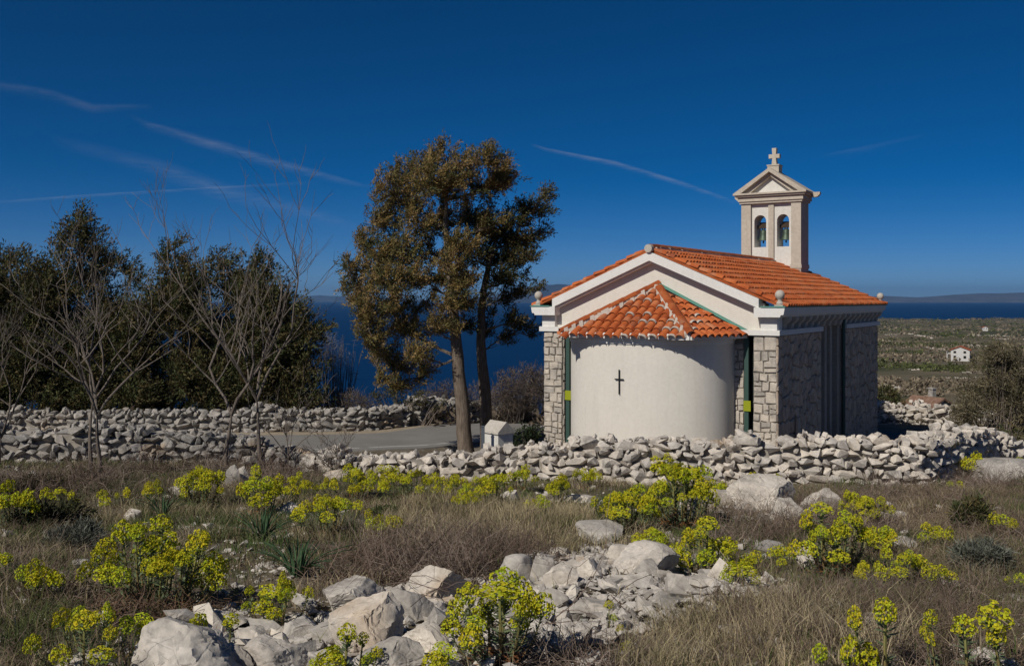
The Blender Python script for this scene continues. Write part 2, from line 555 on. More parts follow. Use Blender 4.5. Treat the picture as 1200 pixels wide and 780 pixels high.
mb, _ = strip(ROAD, -2.1, 2.1, 0.045)
tag(mb.build('road', asphalt('pale_worn_asphalt', (0.20, 0.19, 0.175))), 'narrow grey asphalt road passing between the dry stone walls', kind='structure')
verge_m = rock_mat('sandy_verge', (0.30, 0.25, 0.18), (0.40, 0.335, 0.255), (0.47, 0.41, 0.32), False, 6.0, 0.02)
mb, _ = strip(ROAD, -3.3, -2.0, 0.04)
tag(mb.build('verge', verge_m), 'sandy gravel verge along the far side of the road', kind='structure')
mb, _ = strip(ROAD, 1.50, 1.62, 0.050)
tag(mb.build('road_marking', mat('worn_white_paint', (0.42, 0.41, 0.39), 0.8)[0]), 'worn white edge line painted on the road', kind='structure')

# ------------------------------------------------------------------ rocks
def hull_stone(seed, flat=0.7, npts=16):
    """an angular stone of about unit width, a convex hull of points"""
    rn = random.Random(seed)
    bm = bmesh.new()
    for _ in range(npts):
        while True:
            v = Vector((rn.uniform(-1, 1), rn.uniform(-1, 1), rn.uniform(-1, 1)))
            k = (abs(v.x) ** 3.5 + abs(v.y) ** 3.5 + abs(v.z) ** 3.5) ** (1 / 3.5)
            if 0.25 < k <= 1: break
        v = v / k * rn.uniform(0.86, 1.0)
        bm.verts.new((v.x * 0.5, v.y * 0.42, v.z * 0.5 * flat))
    bmesh.ops.convex_hull(bm, input=bm.verts)
    for v in [v for v in bm.verts if not v.link_faces]: bm.verts.remove(v)
    me = bpy.data.meshes.new('stone')
    bm.to_mesh(me); bm.free()
    return me
STONES = [hull_stone(s, random.uniform(0.55, 0.85), random.choice((10, 12, 14, 16))) for s in range(34)]
SHARP = [hull_stone(900 + s_, random.uniform(0.4, 0.8), random.choice((8, 9, 10, 11))) for s_ in range(14)]
def stone_pool(m):
    out = []
    for me in STONES:
        c = me.copy(); c.materials.clear(); c.materials.append(m); out.append(c)
    return out
POOL = {k: stone_pool(M[k]) for k in ('dry_wall', 'dry_wall_grey')}

def big_rock(seed, sx, sy, sz, sub=4, planes=17, m=None):
    rn = random.Random(seed)
    bm = bmesh.new()
    bmesh.ops.create_icosphere(bm, subdivisions=sub, radius=1.0)
    cuts = []
    for _ in range(planes):
        d = Vector((rn.gauss(0, 1), rn.gauss(0, 1), rn.gauss(0, 0.8))).normalized()
        cuts.append((d, rn.uniform(0.46, 0.76)))
    off = Vector((seed * 3.7, seed * 1.3, seed * 0.7))
    for v in bm.verts:
        p = v.co.copy()
        for d, h in cuts:
            e = p.dot(d) - h
            if e > 0: p -= d * e * 0.985
        n1 = mnoise.fractal(p * 1.7 + off, 0.9, 2.0, 5)
        n2 = mnoise.noise(p * 7.0 + off)
        n3 = abs(mnoise.fractal(p * 2.3 - off, 0.9, 2.1, 3))
        tt = n1 * 3.2 + 1.5 * p.z; fq = tt - math.floor(tt); fq = min(1.0, max(0.0, (fq - 0.38) / 0.24))
        p += v.normal * (0.030 * n1 + 0.055 * (math.floor(tt) + fq - tt) + 0.007 * n2 - 0.018 * max(0.0, 0.16 - n3) / 0.16)
        # bedding ledges
        p.z += 0.022 * math.sin(p.z * 16 + 3 * mnoise.noise(p * 1.5 + off))
        v.co = Vector((p.x * sx, p.y * sy, p.z * sz)) * 0.72
    me = bpy.data.meshes.new('rock')
    bm.to_mesh(me); bm.free()
    me.shade_smooth(); me.set_sharp_from_angle(angle=R(32))
    me.materials.append(m or M['limestone'])
    return me

# (photo x of the middle, photo y of the base, width px, height px, depth factor, turn, label)
ROCKS = [
 (212, 800, 125, 62, 0.9, 0.2, 'wide rounded boulder at the bottom edge, below the big spurge clump'),
 (268, 792, 60, 38, 0.9, 1.1, 'small block squeezed beside the wide boulder at the bottom edge'),
 (322, 792, 80, 42, 0.8, 0.6, 'squat boulder at the bottom edge under the smooth pale boulder'),
 (352, 752, 66, 40, 0.9, 2.0, 'smooth pale boulder just left of the biggest blocky boulder'),
 (428, 762, 104, 66, 0.8, 0.1, 'biggest blocky boulder with a shaded pitted face'),
 (416, 716, 84, 40, 0.8, 0.9, 'pale boulder perched behind the biggest blocky boulder'),
 (482, 728, 52, 46, 0.7, 0.3, 'steep dark-sided boulder next to the biggest blocky boulder'),
 (505, 705, 78, 42, 0.9, 1.7, 'pale tilted slab behind the steep dark-sided boulder'),
 (492, 775, 74, 44, 0.9, 0.8, 'low boulder left of the bright spurge clump at the bottom edge'),
 (455, 800, 90, 42, 0.9, 1.2, 'pale boulder cut by the bottom edge below the low boulder'),
 (385, 790, 50, 36, 0.8, 2.6, 'grey boulder between the blocky boulder and the bottom edge'),
 (95, 792, 72, 26, 0.8, 0.4, 'flat stone top showing at the bottom edge, near the corner'),
 (250, 738, 60, 22, 0.9, 0.7, 'half buried flat stone right below the big spurge clump'),
 (300, 758, 52, 28, 0.8, 1.9, 'dark topped stone left of the smooth pale boulder'),
 (96, 665, 28, 12, 0.9, 0.2, 'small flat pale stone left of the big spurge clump'),
 (606, 690, 44, 38, 0.7, 0.5, 'pale wedge-shaped stone at the end of the rubble row'),
 (634, 684, 26, 44, 0.7, 0.2, 'narrow upright stone standing in the rubble row'),
 (660, 690, 42, 38, 0.8, 1.0, 'broad stone right of the narrow upright stone'),
 (690, 678, 36, 30, 0.9, 1.5, 'angular stone in the middle of the rubble row'),
 (658, 655, 26, 20, 0.8, 0.5, 'small stone behind the rubble row, beside the dead twigs'),
 (702, 634, 62, 24, 0.9, 0.1, 'long flat slab lying behind the rubble row'),
 (725, 660, 44, 18, 0.9, 0.6, 'flat grey stone between the long slab and the rubble row'),
 (752, 676, 74, 38, 0.9, 0.4, 'large domed boulder at the right end of the rubble row'),
 (640, 718, 46, 24, 0.8, 0.9, 'low stone in the rubble below the upright stone'),
 (705, 722, 58, 20, 0.9, 0.2, 'flat stone sunk into the pale rubble slope'),
 (780, 712, 44, 16, 0.9, 2.2, 'flat stone in the rubble below the domed boulder'),
 (895, 602, 74, 42, 0.8, 0.7, 'tall pointed boulder in front of the chapel wall'),
 (925, 612, 44, 28, 0.8, 0.2, 'brownish squarish boulder between the two pale boulders by the wall'),
 (960, 600, 52, 30, 0.9, 1.3, 'rounded white boulder by the wall, with spurge in front'),
 (852, 594, 46, 26, 0.8, 0.4, 'pale slab leaning at the foot of the wall, left of the pointed boulder'),
 (872, 608, 40, 18, 0.9, 1.9, 'low stone at the foot of the tall pointed boulder'),
 (806, 606, 30, 30, 0.8, 0.5, 'white stone half hidden in the largest spurge clump by the wall'),
 (903, 646, 46, 12, 0.9, 0.1, 'thin flat slab in the brown grass below the brownish boulder'),
 (947, 664, 34, 26, 0.9, 0.8, 'small pale stone under the spurge clump right of the rubble'),
 (270, 568, 18, 24, 0.7, 0.1, 'left one of two white upright stones below the bare twin trees'),
 (284, 566, 15, 20, 0.7, 0.6, 'right one of two white upright stones below the bare twin trees'),
 (156, 608, 24, 15, 0.8, 0.3, 'small grey stone between the green-leaved tuft and the big spurge clump'),
 (216, 582, 34, 12, 0.9, 0.5, 'low flat stone behind the small green-leaved tuft'),
 (396, 562, 44, 14, 0.8, 0.2, 'low pale stone just below the road wall near the twiggy shrub'),
 (340, 604, 32, 14, 0.8, 1.0, 'pale stone behind the tall green-leaved tuft'),
 (1180, 566, 88, 26, 0.9, 0.3, 'grey layered outcrop at the right edge below the wall return'),
 (1126, 560, 46, 16, 0.9, 1.4, 'low grey outcrop stone at the foot of the wall return'),
 (680, 590, 44, 14, 0.8, 0.5, 'pale flat stone at the foot of the wall below the apse'),
 (598, 588, 30, 16, 0.9, 0.7, 'small white stone among spurge at the wall foot below the shrine'),
 (1048, 608, 40, 12, 0.8, 0.2, 'low stone behind the round spurge clump below the wall corner'),
 (1060, 640, 44, 10, 0.9, 1.2, 'sunken flat stone in the grass right of the spurge clumps'),
]
ROCK_SPOTS = []
for i, (px, py, w, h, df, rz, lab) in enumerate(ROCKS):
    p = on_ground(px, py)
    s = p.y / F
    W, H = w * s, h * s
    me = big_rock(100 + i, W * 0.95, W * df * 0.9, H * 1.15, 5 if w > 72 else 4)
    y = p.y + W * df * 0.30
    x = p.x * y / p.y
    o = obj('rock', me, None, None, (x, y, gz(x, y) + H * 0.22), (0, 0, rz * 0.5))
    tag(o, lab, 'rock', 'limestone rocks on the heath')
    ROCK_SPOTS.append((x, y, W * 0.5))

def joined_stones(name, label, P, S, m):
    """countless small stones in one mesh"""
    base = []
    for me in SHARP:
        v = np.zeros(len(me.vertices) * 3); me.vertices.foreach_get('co', v)
        me.calc_loop_triangles()
        t = np.zeros(len(me.loop_triangles) * 3, int); me.loop_triangles.foreach_get('vertices', t)
        base.append((v.reshape(-1, 3), t.reshape(-1, 3)))
    V, T, n = [], [], 0
    for p, s in zip(P, S):
        v, t = base[random.randrange(len(base))]
        a, tl = random.uniform(0, 6.28), random.uniform(-0.8, 0.8); v = v * np.array([random.uniform(0.8, 1.5), random.uniform(0.7, 1.2), random.uniform(0.7, 1.1)])
        ca, sa, ct, st = math.cos(a), math.sin(a), math.cos(tl), math.sin(tl)
        x, y, z = v[:, 0], v[:, 1], v[:, 2] * random.uniform(0.6, 1.0)
        y, z = y * ct - z * st, y * st + z * ct
        V.append(np.stack([x * ca - y * sa, x * sa + y * ca, z], 1) * s + np.array(p))
        T.append(t + n); n += len(v)
    o = obj(name, np_mesh(name, np.concatenate(V), np.concatenate(T)), m)
    return tag(o, label, kind='stuff')

def in_poly(x, y, poly):
    c = False
    j = len(poly) - 1
    for i in range(len(poly)):
        xi, yi = poly[i]; xj, yj = poly[j]
        if (yi > y) != (yj > y) and x < (xj - xi) * (y - yi) / (yj - yi) + xi: c = not c
        j = i
    return c
# the pale rubble slope, as a patch of ground
RUB_PX = [(560, 690), (600, 668), (640, 652), (690, 640), (730, 648), (790, 668), (850, 682), (935, 690), (920, 702), (830, 705), (800, 722), (760, 742), (700, 760), (640, 765), (600, 745), (560, 720)]
RUB = [tuple(on_ground(*p)[:2]) for p in RUB_PX]
RUB2_PX = [(150, 790), (200, 735), (270, 722), (340, 720), (430, 690), (520, 678), (570, 700), (570, 740), (640, 765), (640, 800), (400, 810)]
RUB2 = [tuple(on_ground(*p)[:2]) for p in RUB2_PX]
RUB3_PX = [(830, 600), (860, 588), (980, 590), (990, 606), (930, 618), (860, 612)]
RUB3 = [tuple(on_ground(*p)[:2]) for p in RUB3_PX]
def rubble():
    P, S = [], []
    for poly, dens, smin, smax in ((RUB, 1000, 0.02, 0.11), (RUB2, 420, 0.02, 0.11), (RUB3, 110, 0.03, 0.14)):
        xs = [p[0] for p in poly]; ys = [p[1] for p in poly]
        area = (max(xs) - min(xs)) * (max(ys) - min(ys))
        for _ in range(int(area * dens)):
            x, y = random.uniform(min(xs), max(xs)), random.uniform(min(ys), max(ys))
            if not in_poly(x, y, poly) and random.random() > 0.03: continue
            s = smin + (smax - smin) * random.random() ** 3
            P.append((x, y, gz(x, y) + s * random.uniform(-0.05, 0.5))); S.append(s)
    joined_stones('rubble', 'pale broken limestone rubble strewn between the boulders', P, S, M['rubble'])
    P, S = [], []
    for _ in range(5200):
        y = 3.5 + 15 * random.random() ** 1.3
        x = random.uniform(-0.62, 0.62) * y
        if mnoise.noise(Vector((x * 0.5, y * 0.5, 3.0))) < 0.05 : continue
        s = 0.02 + 0.17 * random.random() ** 4
        P.append((x, y, gz(x, y) + s * 0.1)); S.append(s)
    bare = [tuple(on_ground(*p)[:2]) for p in [(205, 700), (235, 655), (330, 648), (345, 690), (300, 722), (240, 722)]]
    xs = [p[0] for p in bare]; ys = [p[1] for p in bare]
    for _ in range(420):
        x, y = random.uniform(min(xs), max(xs)), random.uniform(min(ys), max(ys))
        if not in_poly(x, y, bare): continue
        s = 0.015 + 0.08 * random.random() ** 3
        P.append((x, y, gz(x, y) + s * 0.1)); S.append(s)
    joined_stones('gravel', 'scattered small limestone chips in the grass', P, S, M['rubble'])
rubble()
SHARP_M = []
for me in SHARP:
    c = me.copy(); c.materials.clear(); c.materials.append(M['limestone']); SHARP_M.append(c)
import re as _re
def short_name(t):
    return _re.split(r",| (?:at|in|behind|right|left|just|between|below|perched|squeezed|lying|standing|sunk|cut|next|showing|under|leaning|by|half|among|beside)\b", t)[0].strip()
_short = [short_name(r[6]) for r in ROCKS]
ROCK_NAMES = [('the ' + a) if _short.count(a) == 1 and len(a.split()) > 1 else 'the ' + r[6] for a, r in zip(_short, ROCKS)]
ORD = 'nearest second third fourth fifth sixth seventh eighth ninth tenth eleventh twelfth thirteenth fourteenth fifteenth sixteenth seventeenth eighteenth nineteenth twentieth'.split()
USED = {}
def fragments(poly, n, s0, s1, group):
    xs = [p[0] for p in poly]; ys = [p[1] for p in poly]; k = 0; made = []
    while k < n:
        x, y = random.uniform(min(xs), max(xs)), random.uniform(min(ys), max(ys))
        if not in_poly(x, y, poly): continue
        sz = s0 + (s1 - s0) * random.random() ** 1.8
        o = obj('rock', random.choice(SHARP_M), None, None, (x, y, gz(x, y) + sz * random.uniform(0.05, 0.35)), (random.uniform(-0.6, 0.6), random.uniform(-0.6, 0.6), random.uniform(0, 6.28)), (sz * random.uniform(0.9, 1.5), sz * random.uniform(0.8, 1.2), sz * random.uniform(0.7, 1.1)))
        made.append((o, x, y)); k += 1
    near = {}
    for o, x, y in made:
        i = min((j for j in range(len(ROCK_SPOTS)) if len(near.get(j, ())) < 20), key=lambda j: math.hypot(x - ROCK_SPOTS[j][0], y - ROCK_SPOTS[j][1]) - ROCK_SPOTS[j][2])
        near.setdefault(i, []).append((math.hypot(x - ROCK_SPOTS[i][0], y - ROCK_SPOTS[i][1]), o))
    for i, lst in near.items():
        for d_, o in sorted(lst, key=lambda t: t[0]):
            r_ = USED.get(i, 0); USED[i] = r_ + 1
            tag(o, ('limestone fragment nearest ' if r_ == 0 else ORD[min(r_, 19)] + ' limestone fragment from ') + ROCK_NAMES[i], 'rock', group)
fragments(RUB, 120, 0.10, 0.26, 'limestone fragments of the rubble slope')
fragments(RUB2, 90, 0.09, 0.24, 'limestone fragments between the boulders')
fragments(RUB3, 22, 0.10, 0.26, 'limestone fragments by the chapel wall')

# ------------------------------------------------------------------ dry stone walls
def dry_wall(label, pts, height, thick, m, stone=0.26, course=0.17, rubbly=0.03, group='dry stone walls', limit=295, jagged=0.4, dz=0.0):
    """courses of stones laid along a line on both faces and the top, over a core; the stones nearest the camera are parts"""
    P = [Vector((*p, 0)) for p in pts]
    seg = [(P[i + 1] - P[i]).length for i in range(len(P) - 1)]
    L = sum(seg)
    hs = height if isinstance(height, (list, tuple)) else [height] * len(pts)
    def point(s):
        for i, l in enumerate(seg):
            if s <= l or i == len(seg) - 1:
                t = min(max(s / l, 0), 1)
                return P[i].lerp(P[i + 1], t), (P[i + 1] - P[i]).normalized(), hs[i] + (hs[i + 1] - hs[i]) * t
            s -= l
    mid = point(L / 2)[0]
    root = thing('dry_stone_wall', label, 'stone wall', (mid.x, mid.y, gz(mid.x, mid.y)), 0, group)
    o0 = Vector(root.location)
    core = MB(); n = max(4, int(L / 0.5)); vs_ = []
    for i in range(n + 1):
        p, d, h = point(L * i / n)
        nr = Vector((d.y, -d.x, 0)); z = gz(p.x, p.y) + dz
        for a, b in ((-1, -0.3), (-0.62, h * 0.86), (0.62, h * 0.86), (1, -0.3)):
            q = p + nr * (a * thick * 0.34)
            vs_.append((q.x - o0.x, q.y - o0.y, z + b - o0.z))
    core.add(vs_, [(i * 4 + k, i * 4 + k + 1, i * 4 + k + 5, i * 4 + k + 4) for i in range(n) for k in range(3)] + [(0, 1, 2, 3), (n * 4 + 3, n * 4 + 2, n * 4 + 1, n * 4)])
    core.build('core', M['mortar'], root)
    items = []
    def put(p, z, w, d, tilt=0.22):
        items.append((p.x, p.y, z, w, d))
    s = 0.0
    maxh = max(hs)
    nc = max(1, int(maxh / course))
    for c in range(nc + 1):
        s = random.uniform(0, 0.2)
        while s < L:
            w = stone * random.choice((0.6, 0.8, 1.0, 1.0, 1.2, 1.5)) * random.uniform(0.85, 1.15)
            p, d, h = point(s + w / 2)
            zc = (c + 0.45) * course
            topn = h * (1 + jagged * (mnoise.noise(Vector((s * 1.1, L, 0.0)))))
            if zc < topn + 0.03:
                nr = Vector((d.y, -d.x, 0))
                z = gz(p.x, p.y) + dz + zc
                bat = thick * (0.5 - 0.10 * zc / maxh)
                for side in (1, -1):
                    q = p + nr * (side * (bat - stone * 0.36 + random.uniform(-rubbly, rubbly)))
                    items.append((q.x, q.y, z + random.uniform(-0.03, 0.03), w, d))
                if zc > topn - course * 1.1:
                    for k in range(2):
                        q = p + nr * random.uniform(-0.25, 0.25) * thick
                        items.append((q.x, q.y, z + course * random.uniform(0.2, 0.55), w * random.uniform(0.7, 1.0), d))
            s += w * 0.86
    for t in list(items):
        if random.random() < 0.35:
            dd = t[4]; side = random.uniform(-0.16, 0.16)
            items.append((t[0] + dd.x * side - t[0] * 0.0022, t[1] + dd.y * side - t[1] * 0.0022, t[2] + random.uniform(0.3, 0.6) * course, stone * random.uniform(0.28, 0.5), dd))
    items.sort(key=lambda t: (t[1] ** 2 + t[0] ** 2) - 60 * t[2])
    pool = POOL[m]
    extra = []
    # what faces the camera comes first
    def facing(t):
        p = Vector((t[0], t[1], 0)); best = 1e9
        return best
    cam2 = Vector((0, 0, 0))
    def hidden_side(t):
        # stones of the far face sit behind the near face
        q = Vector((t[0], t[1], 0)); dirc = q.normalized()
        bestd, bests = 1e9, 0
        for i in range(len(P) - 1):
            ab = P[i + 1] - P[i]; u = max(0, min(1, (q - P[i]).dot(ab) / ab.length_squared))
            c = P[i] + ab * u
            if (q - c).length < bestd:
                bestd = (q - c).length; bests = (q - c).dot(dirc)
        return bests > 0.03
    front = [t for t in items if not hidden_side(t)]
    back = [t for t in items if hidden_side(t)]
    parts = front[:limit] + back[:max(0, limit - len(front))]
    rest = front[limit:] + back[max(0, limit - len(front)):]
    for x, y, z, w, d in parts:
        o = bpy.data.objects.new('stone', random.choice(pool))
        COL.objects.link(o)
        o.parent = root
        o.location = (x - o0.x, y - o0.y, z - o0.z)
        a = math.atan2(d.y, d.x)
        o.rotation_euler = (random.uniform(-0.3, 0.3) + random.choice((0, 0, PI)), random.uniform(-0.38, 0.38), a + random.uniform(-0.35, 0.35) + random.choice((0, PI)))
        k_ = min(1.0, 0.35 + w / stone); o.scale = (w * 1.12, stone * random.uniform(1.0, 1.35) * k_, course * random.uniform(1.3, 2.0) * k_)
    if rest:
        V, T, n = [], [], 0
        for x, y, z, w, d in rest:
            me = random.choice(STONES)
            v = np.zeros(len(me.vertices) * 3); me.vertices.foreach_get('co', v); v = v.reshape(-1, 3)
            me.calc_loop_triangles()
            t = np.zeros(len(me.loop_triangles) * 3, int); me.loop_triangles.foreach_get('vertices', t)
            mt = Matrix.Translation((x - o0.x, y - o0.y, z - o0.z)) @ Matrix.Rotation(math.atan2(d.y, d.x) + random.uniform(-0.3, 0.3), 4, 'Z') @ Matrix.Rotation(random.uniform(-0.35, 0.35), 4, 'Y') @ Matrix.Diagonal((w * 1.12, stone * 1.15, course * 1.6, 1))
            A = np.array(mt)
            V.append(v @ A[:3, :3].T + A[:3, 3]); T.append(t.reshape(-1, 3) + n); n += len(v)
        o = obj('stones', np_mesh('stones', np.concatenate(V), np.concatenate(T)), M[m], root)
        tag(o, kind='stuff')
    return root

dry_wall('pale dry stone wall in front of the chapel, ending in a corner',
         [(0.2, 18.4), (1.5, 18.0), (3.0, 17.75), (5.2, 17.45), (7.2, 17.25)], [0.55, 0.72, 0.80, 0.80, 0.80], 0.7, 'dry_wall', 0.26, 0.16, jagged=0.18)
dry_wall('return of the chapel wall running back from its corner, shaded face',
         [(7.15, 17.3), (8.6, 19.2), (10.2, 21.6), (11.6, 23.8)], [0.80, 0.85, 0.92, 0.98], 0.75, 'dry_wall', 0.27, 0.17, jagged=0.25)
dry_wall('tumbled low stone wall between the road and the spurge, below the big cypress',
         [(-4.3, 19.9), (-2.8, 19.7), (-1.2, 19.1), (0.3, 18.5)], [0.45, 0.42, 0.42, 0.5], 0.85, 'dry_wall', 0.24, 0.15, 0.10, jagged=0.4)
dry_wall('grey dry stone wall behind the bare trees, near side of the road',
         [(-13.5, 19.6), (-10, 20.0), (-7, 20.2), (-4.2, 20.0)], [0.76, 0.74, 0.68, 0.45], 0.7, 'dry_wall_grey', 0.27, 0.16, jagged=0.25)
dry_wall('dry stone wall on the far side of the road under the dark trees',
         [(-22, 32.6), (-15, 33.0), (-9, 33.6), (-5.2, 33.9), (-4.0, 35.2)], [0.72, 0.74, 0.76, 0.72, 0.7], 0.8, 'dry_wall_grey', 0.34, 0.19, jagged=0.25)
dry_wall('short stone wall seen between the shrine and the chapel',
         [(-3.8, 35.5), (-1.6, 38.5), (0.8, 41.5)], [0.9, 0.9, 0.9], 0.8, 'dry_wall_grey', 0.36, 0.2, jagged=0.3)
dry_wall('pale heaped stone wall behind the chapel corner, below the small house',
         [(13.9, 37.6), (15.4, 37.2), (17.2, 36.8), (19.0, 37.2)], [0.60, 0.72, 0.6, 0.3], 1.4, 'dry_wall', 0.30, 0.18, 0.12, jagged=0.5)
dry_wall('broken stone wall at the right edge below the grey shrub',
         [(11.6, 24.0), (13.2, 25.2), (15.5, 26.2), (18.5, 26.6)], [0.85, 0.4, 0.3, 0.35], 0.8, 'dry_wall', 0.28, 0.17, 0.10, jagged=0.5)

# ------------------------------------------------------------------ chapel
W, D = 6.22, 10.9
CH = thing('chapel', 'small cream and stone chapel with terracotta roofs and a rounded apse', 'chapel', (0.78, 25.3, 0.0), math.atan2(-0.53, 0.848))
SLOT0, SLOT1 = 3.83, 6.45
ZB0, ZB1 = 2.78, 2.90           # string course
ZC0, ZC1 = 3.20, 3.42           # cornice
RIDGE, EAVE = 4.80, 3.40
MID = W / 2

wall = MB()
wall.box(0.05, 5.86, 0.30, D - 0.05, -1.4, ZB0)                 # the body, held back from the stone skin on the right
wall.box(0.05, 0.60, 0.045, 0.32, -1.4, ZB0)
wall.box(5.64, 5.858, 0.045, 0.298, -1.4, ZB0)
wall.box(0.82, 1.12, 0.14, 0.298, -1.4, ZB0)
wall.box(5.12, 5.40, 0.14, 0.298, -1.4, ZB0)
WALL = wall.build('wall', M['mortar'], CH)
SIDE = {}
for a0, a1 in ((0.0, SLOT0), (SLOT1, D)):
    sw = MB(); sw.box(5.862, W - 0.05, max(a0, 0.045), min(a1, D - 0.05), -1.4, ZB0)
    SIDE[a0] = sw.build('side_wall', M['mortar'], CH)

upper = MB()
upper.prism_y([(0.34, ZB1), (5.88, ZB1), (5.88, 3.5), (MID, 4.66), (0.34, 3.5)], 0.10, 0.42)
upper.build('gable_wall', M['render'], CH)
fr = MB()
fr.box(0.10, W - 0.10, 0.42, D - 0.1, ZB1, ZC0 + 0.1)
fr.build('frieze', M['concrete'], CH)

band = MB()
band.box(-0.05, W + 0.05, -0.05, 0.36, ZB0, ZB1)
band.box(W - 0.36, W + 0.05, 0.36, SLOT0, ZB0, ZB1)
band.box(W - 0.36, W + 0.05, SLOT1, D + 0.05, ZB0, ZB1)
band.box(-0.05, 0.3, 0.36, D + 0.05, ZB0, ZB1)
band.build('string_course', M['white_trim'], CH)

for u0 in (0.0, W - 0.42):
    b_ = MB(); b_.box(u0 + 0.02, u0 + 0.40, -0.01, 0.40, ZB1, ZC0)
    b_.build('corner_block', M['white_trim'], CH)

def cornice_profile(sgn, base):
    # (u offset outwards, z)
    p = [(-0.25, ZC0), (0.10, ZC0), (0.12, ZC0 + 0.05), (0.18, ZC0 + 0.055), (0.20, ZC0 + 0.15), (0.21, ZC1), (-0.25, ZC1)]
    q = [(base + sgn * a, z) for a, z in p]
    return q if sgn > 0 else q[::-1]
cor = MB()
cor.prism_y(cornice_profile(1, W), -0.20, D + 0.2)
cor.prism_y(cornice_profile(-1, 0.0), -0.20, D + 0.2)
cor.box(W - 0.50, W - 0.251, -0.20, 0.42, ZC0, ZC1)
cor.box(0.251, 0.50, -0.20, 0.42, ZC0, ZC1)
cor.build('cornice', M['white_trim'], CH)
gut = MB()
gut.box(W - 0.06, W + 0.23, -0.22, D + 0.22, ZC1 + 0.002, ZC1 + 0.032)
gut.box(-0.23, 0.06, -0.22, D + 0.22, ZC1 + 0.002, ZC1 + 0.032)
gut.box(W - 0.34, W - 0.061, -0.22, 0.0, ZC1 + 0.002, ZC1 + 0.030)
gut.box(0.061, 0.34, -0.22, 0.0, ZC1 + 0.002, ZC1 + 0.030)
gut.build('gutter', M['copper'], CH)

# brackets under the eaves
br = MB()
br.prism_y([(-0.10, ZB1), (0.0, ZB1 + 0.0), (0.03, ZB1 + 0.07), (0.04, ZB1 + 0.13), (0.10, ZB1 + 0.17), (0.15, ZB1 + 0.24), (0.15, ZC0), (-0.10, ZC0)], -0.11, 0.11)
brm = br.mesh('bracket', 40); brm.materials.append(M['concrete'])
k = 0.55
while k < D - 0.1:
    if abs(k - 6.3) > 0.2:
        obj('bracket', brm, None, CH, (W - 0.02, k, 0.0))
    k += 0.60

# raking cornice of the gable
def roof_z(u):
    return EAVE + (RIDGE - EAVE) * (1 - abs(u - MID) / (MID + 0.19))
rk = MB()
for s in (-1, 1):
    u0 = MID + s * (MID - 0.40)
    def q(u, dz): return (u, roof_z(u) - 0.03 + dz)
    for t0, t1, va in ((-0.22, 0.0, -0.16), (-0.27, -0.221, -0.08)):
        poly = [q(MID, t0), q(u0, t0), q(u0, t1), q(MID, t1)]
        if s > 0: pass
        else: poly = poly[::-1]
        rk.prism_y(poly, va, 0.40)
rk.build('raking_cornice', M['white_trim'], CH)
ks = MB(); ks.lathe([(0.0, 0), (0.10, 0.0), (0.10, 0.28), (0.0, 0.28)], 14)
kk = ks.build('ridge_end', M['concrete'], CH, smooth=40, loc=(MID, 0.06, RIDGE + 0.045), rot=(R(90), 0, 0))

# main roof
rf = MB()
for s in (-1, 1):
    e = MID + s * (MID + 0.19)
    a = [(MID, RIDGE - 0.02), (e, EAVE - 0.02), (e, EAVE + 0.03), (MID, RIDGE + 0.03)]
    rf.prism_y(a if s < 0 else a[::-1], -0.10, D + 0.12)
ROOF = rf.build('roof', M['tile_pan'], CH)

def tile_mesh(length, w0, w1, mortar=False, n=6, thick=0.014):
    """barrel cover tile: lies along -y downhill from the origin, arch in x-z, wide end at the top overlapped by the next"""
    mb_ = MB(); vs_ = []
    for y, w, lift in ((0.0, w0, 0.0), (-length * 0.86, w1, 0.0), (-length, w1, 0.0)):
        for rr in (1.0, 1.0 - thick / (w * 0.5)):
            for i in range(n + 1):
                a = PI * i / n
                vs_.append((-math.cos(a) * w * 0.5 * rr, y, math.sin(a) * w * 0.46 * rr))
    m_ = n + 1
    fs_ = []; mi = []
    for j in range(2):
        for i in range(n):
            a = j * 2 * m_ + i; b = a + 2 * m_
            fs_.append((a, b, b + 1, a + 1)); mi.append(1 if (mortar and j == 1) else 0)
    e = 4 * m_
    for i in range(n):
        fs_.append((e + i, e + m_ + i, e + m_ + i + 1, e + i + 1)); mi.append(1 if mortar else 0)
        fs_.append((m_ + i + 1, 3 * m_ + i + 1, 3 * m_ + i, m_ + i)); mi.append(0)
    me = bpy.data.meshes.new('tile')
    me.from_pydata(vs_, [], fs_)
    me.polygons.foreach_set('material_index', mi)
    me.update(); me.shade_smooth(); me.set_sharp_from_angle(angle=R(50))
    me.materials.append(M['tile']); me.materials.append(M['lime'])
    return me
TILE = tile_mesh(0.42, 0.135, 0.185)
TILE_M = tile_mesh(0.42, 0.135, 0.185, True)
def frame(o, xa, ya):
    """matrix whose x and y axes are xa and ya"""
    xa = xa.normalized(); ya = (ya - xa * ya.dot(xa)).normalized(); za = xa.cross(ya)
    return Matrix(((xa.x, ya.x, za.x, o.x), (xa.y, ya.y, za.y, o.y), (xa.z, ya.z, za.z, o.z), (0, 0, 0, 1)))
def lay_tile(parent, m, mesh, name='tile'):
    o = bpy.data.objects.new(name, mesh)
    COL.objects.link(o); o.parent = parent; o.matrix_local = m
    return o
def join_tiles(parent, ms, mesh, mt, name='tiles'):
    v = np.zeros(len(mesh.vertices) * 3); mesh.vertices.foreach_get('co', v); v = v.reshape(-1, 3)
    mesh.calc_loop_triangles()
    t = np.zeros(len(mesh.loop_triangles) * 3, int); mesh.loop_triangles.foreach_get('vertices', t); t = t.reshape(-1, 3)
    V = np.concatenate([v @ np.array(m)[:3, :3].T + np.array(m)[:3, 3] for m in ms])
    T = np.concatenate([t + i * len(v) for i in range(len(ms))])
    me = np_mesh(name, V, T); me.shade_smooth(); me.set_sharp_from_angle(angle=R(50))
    o = obj(name, me, mt, parent)
    return tag(o, kind='stuff')
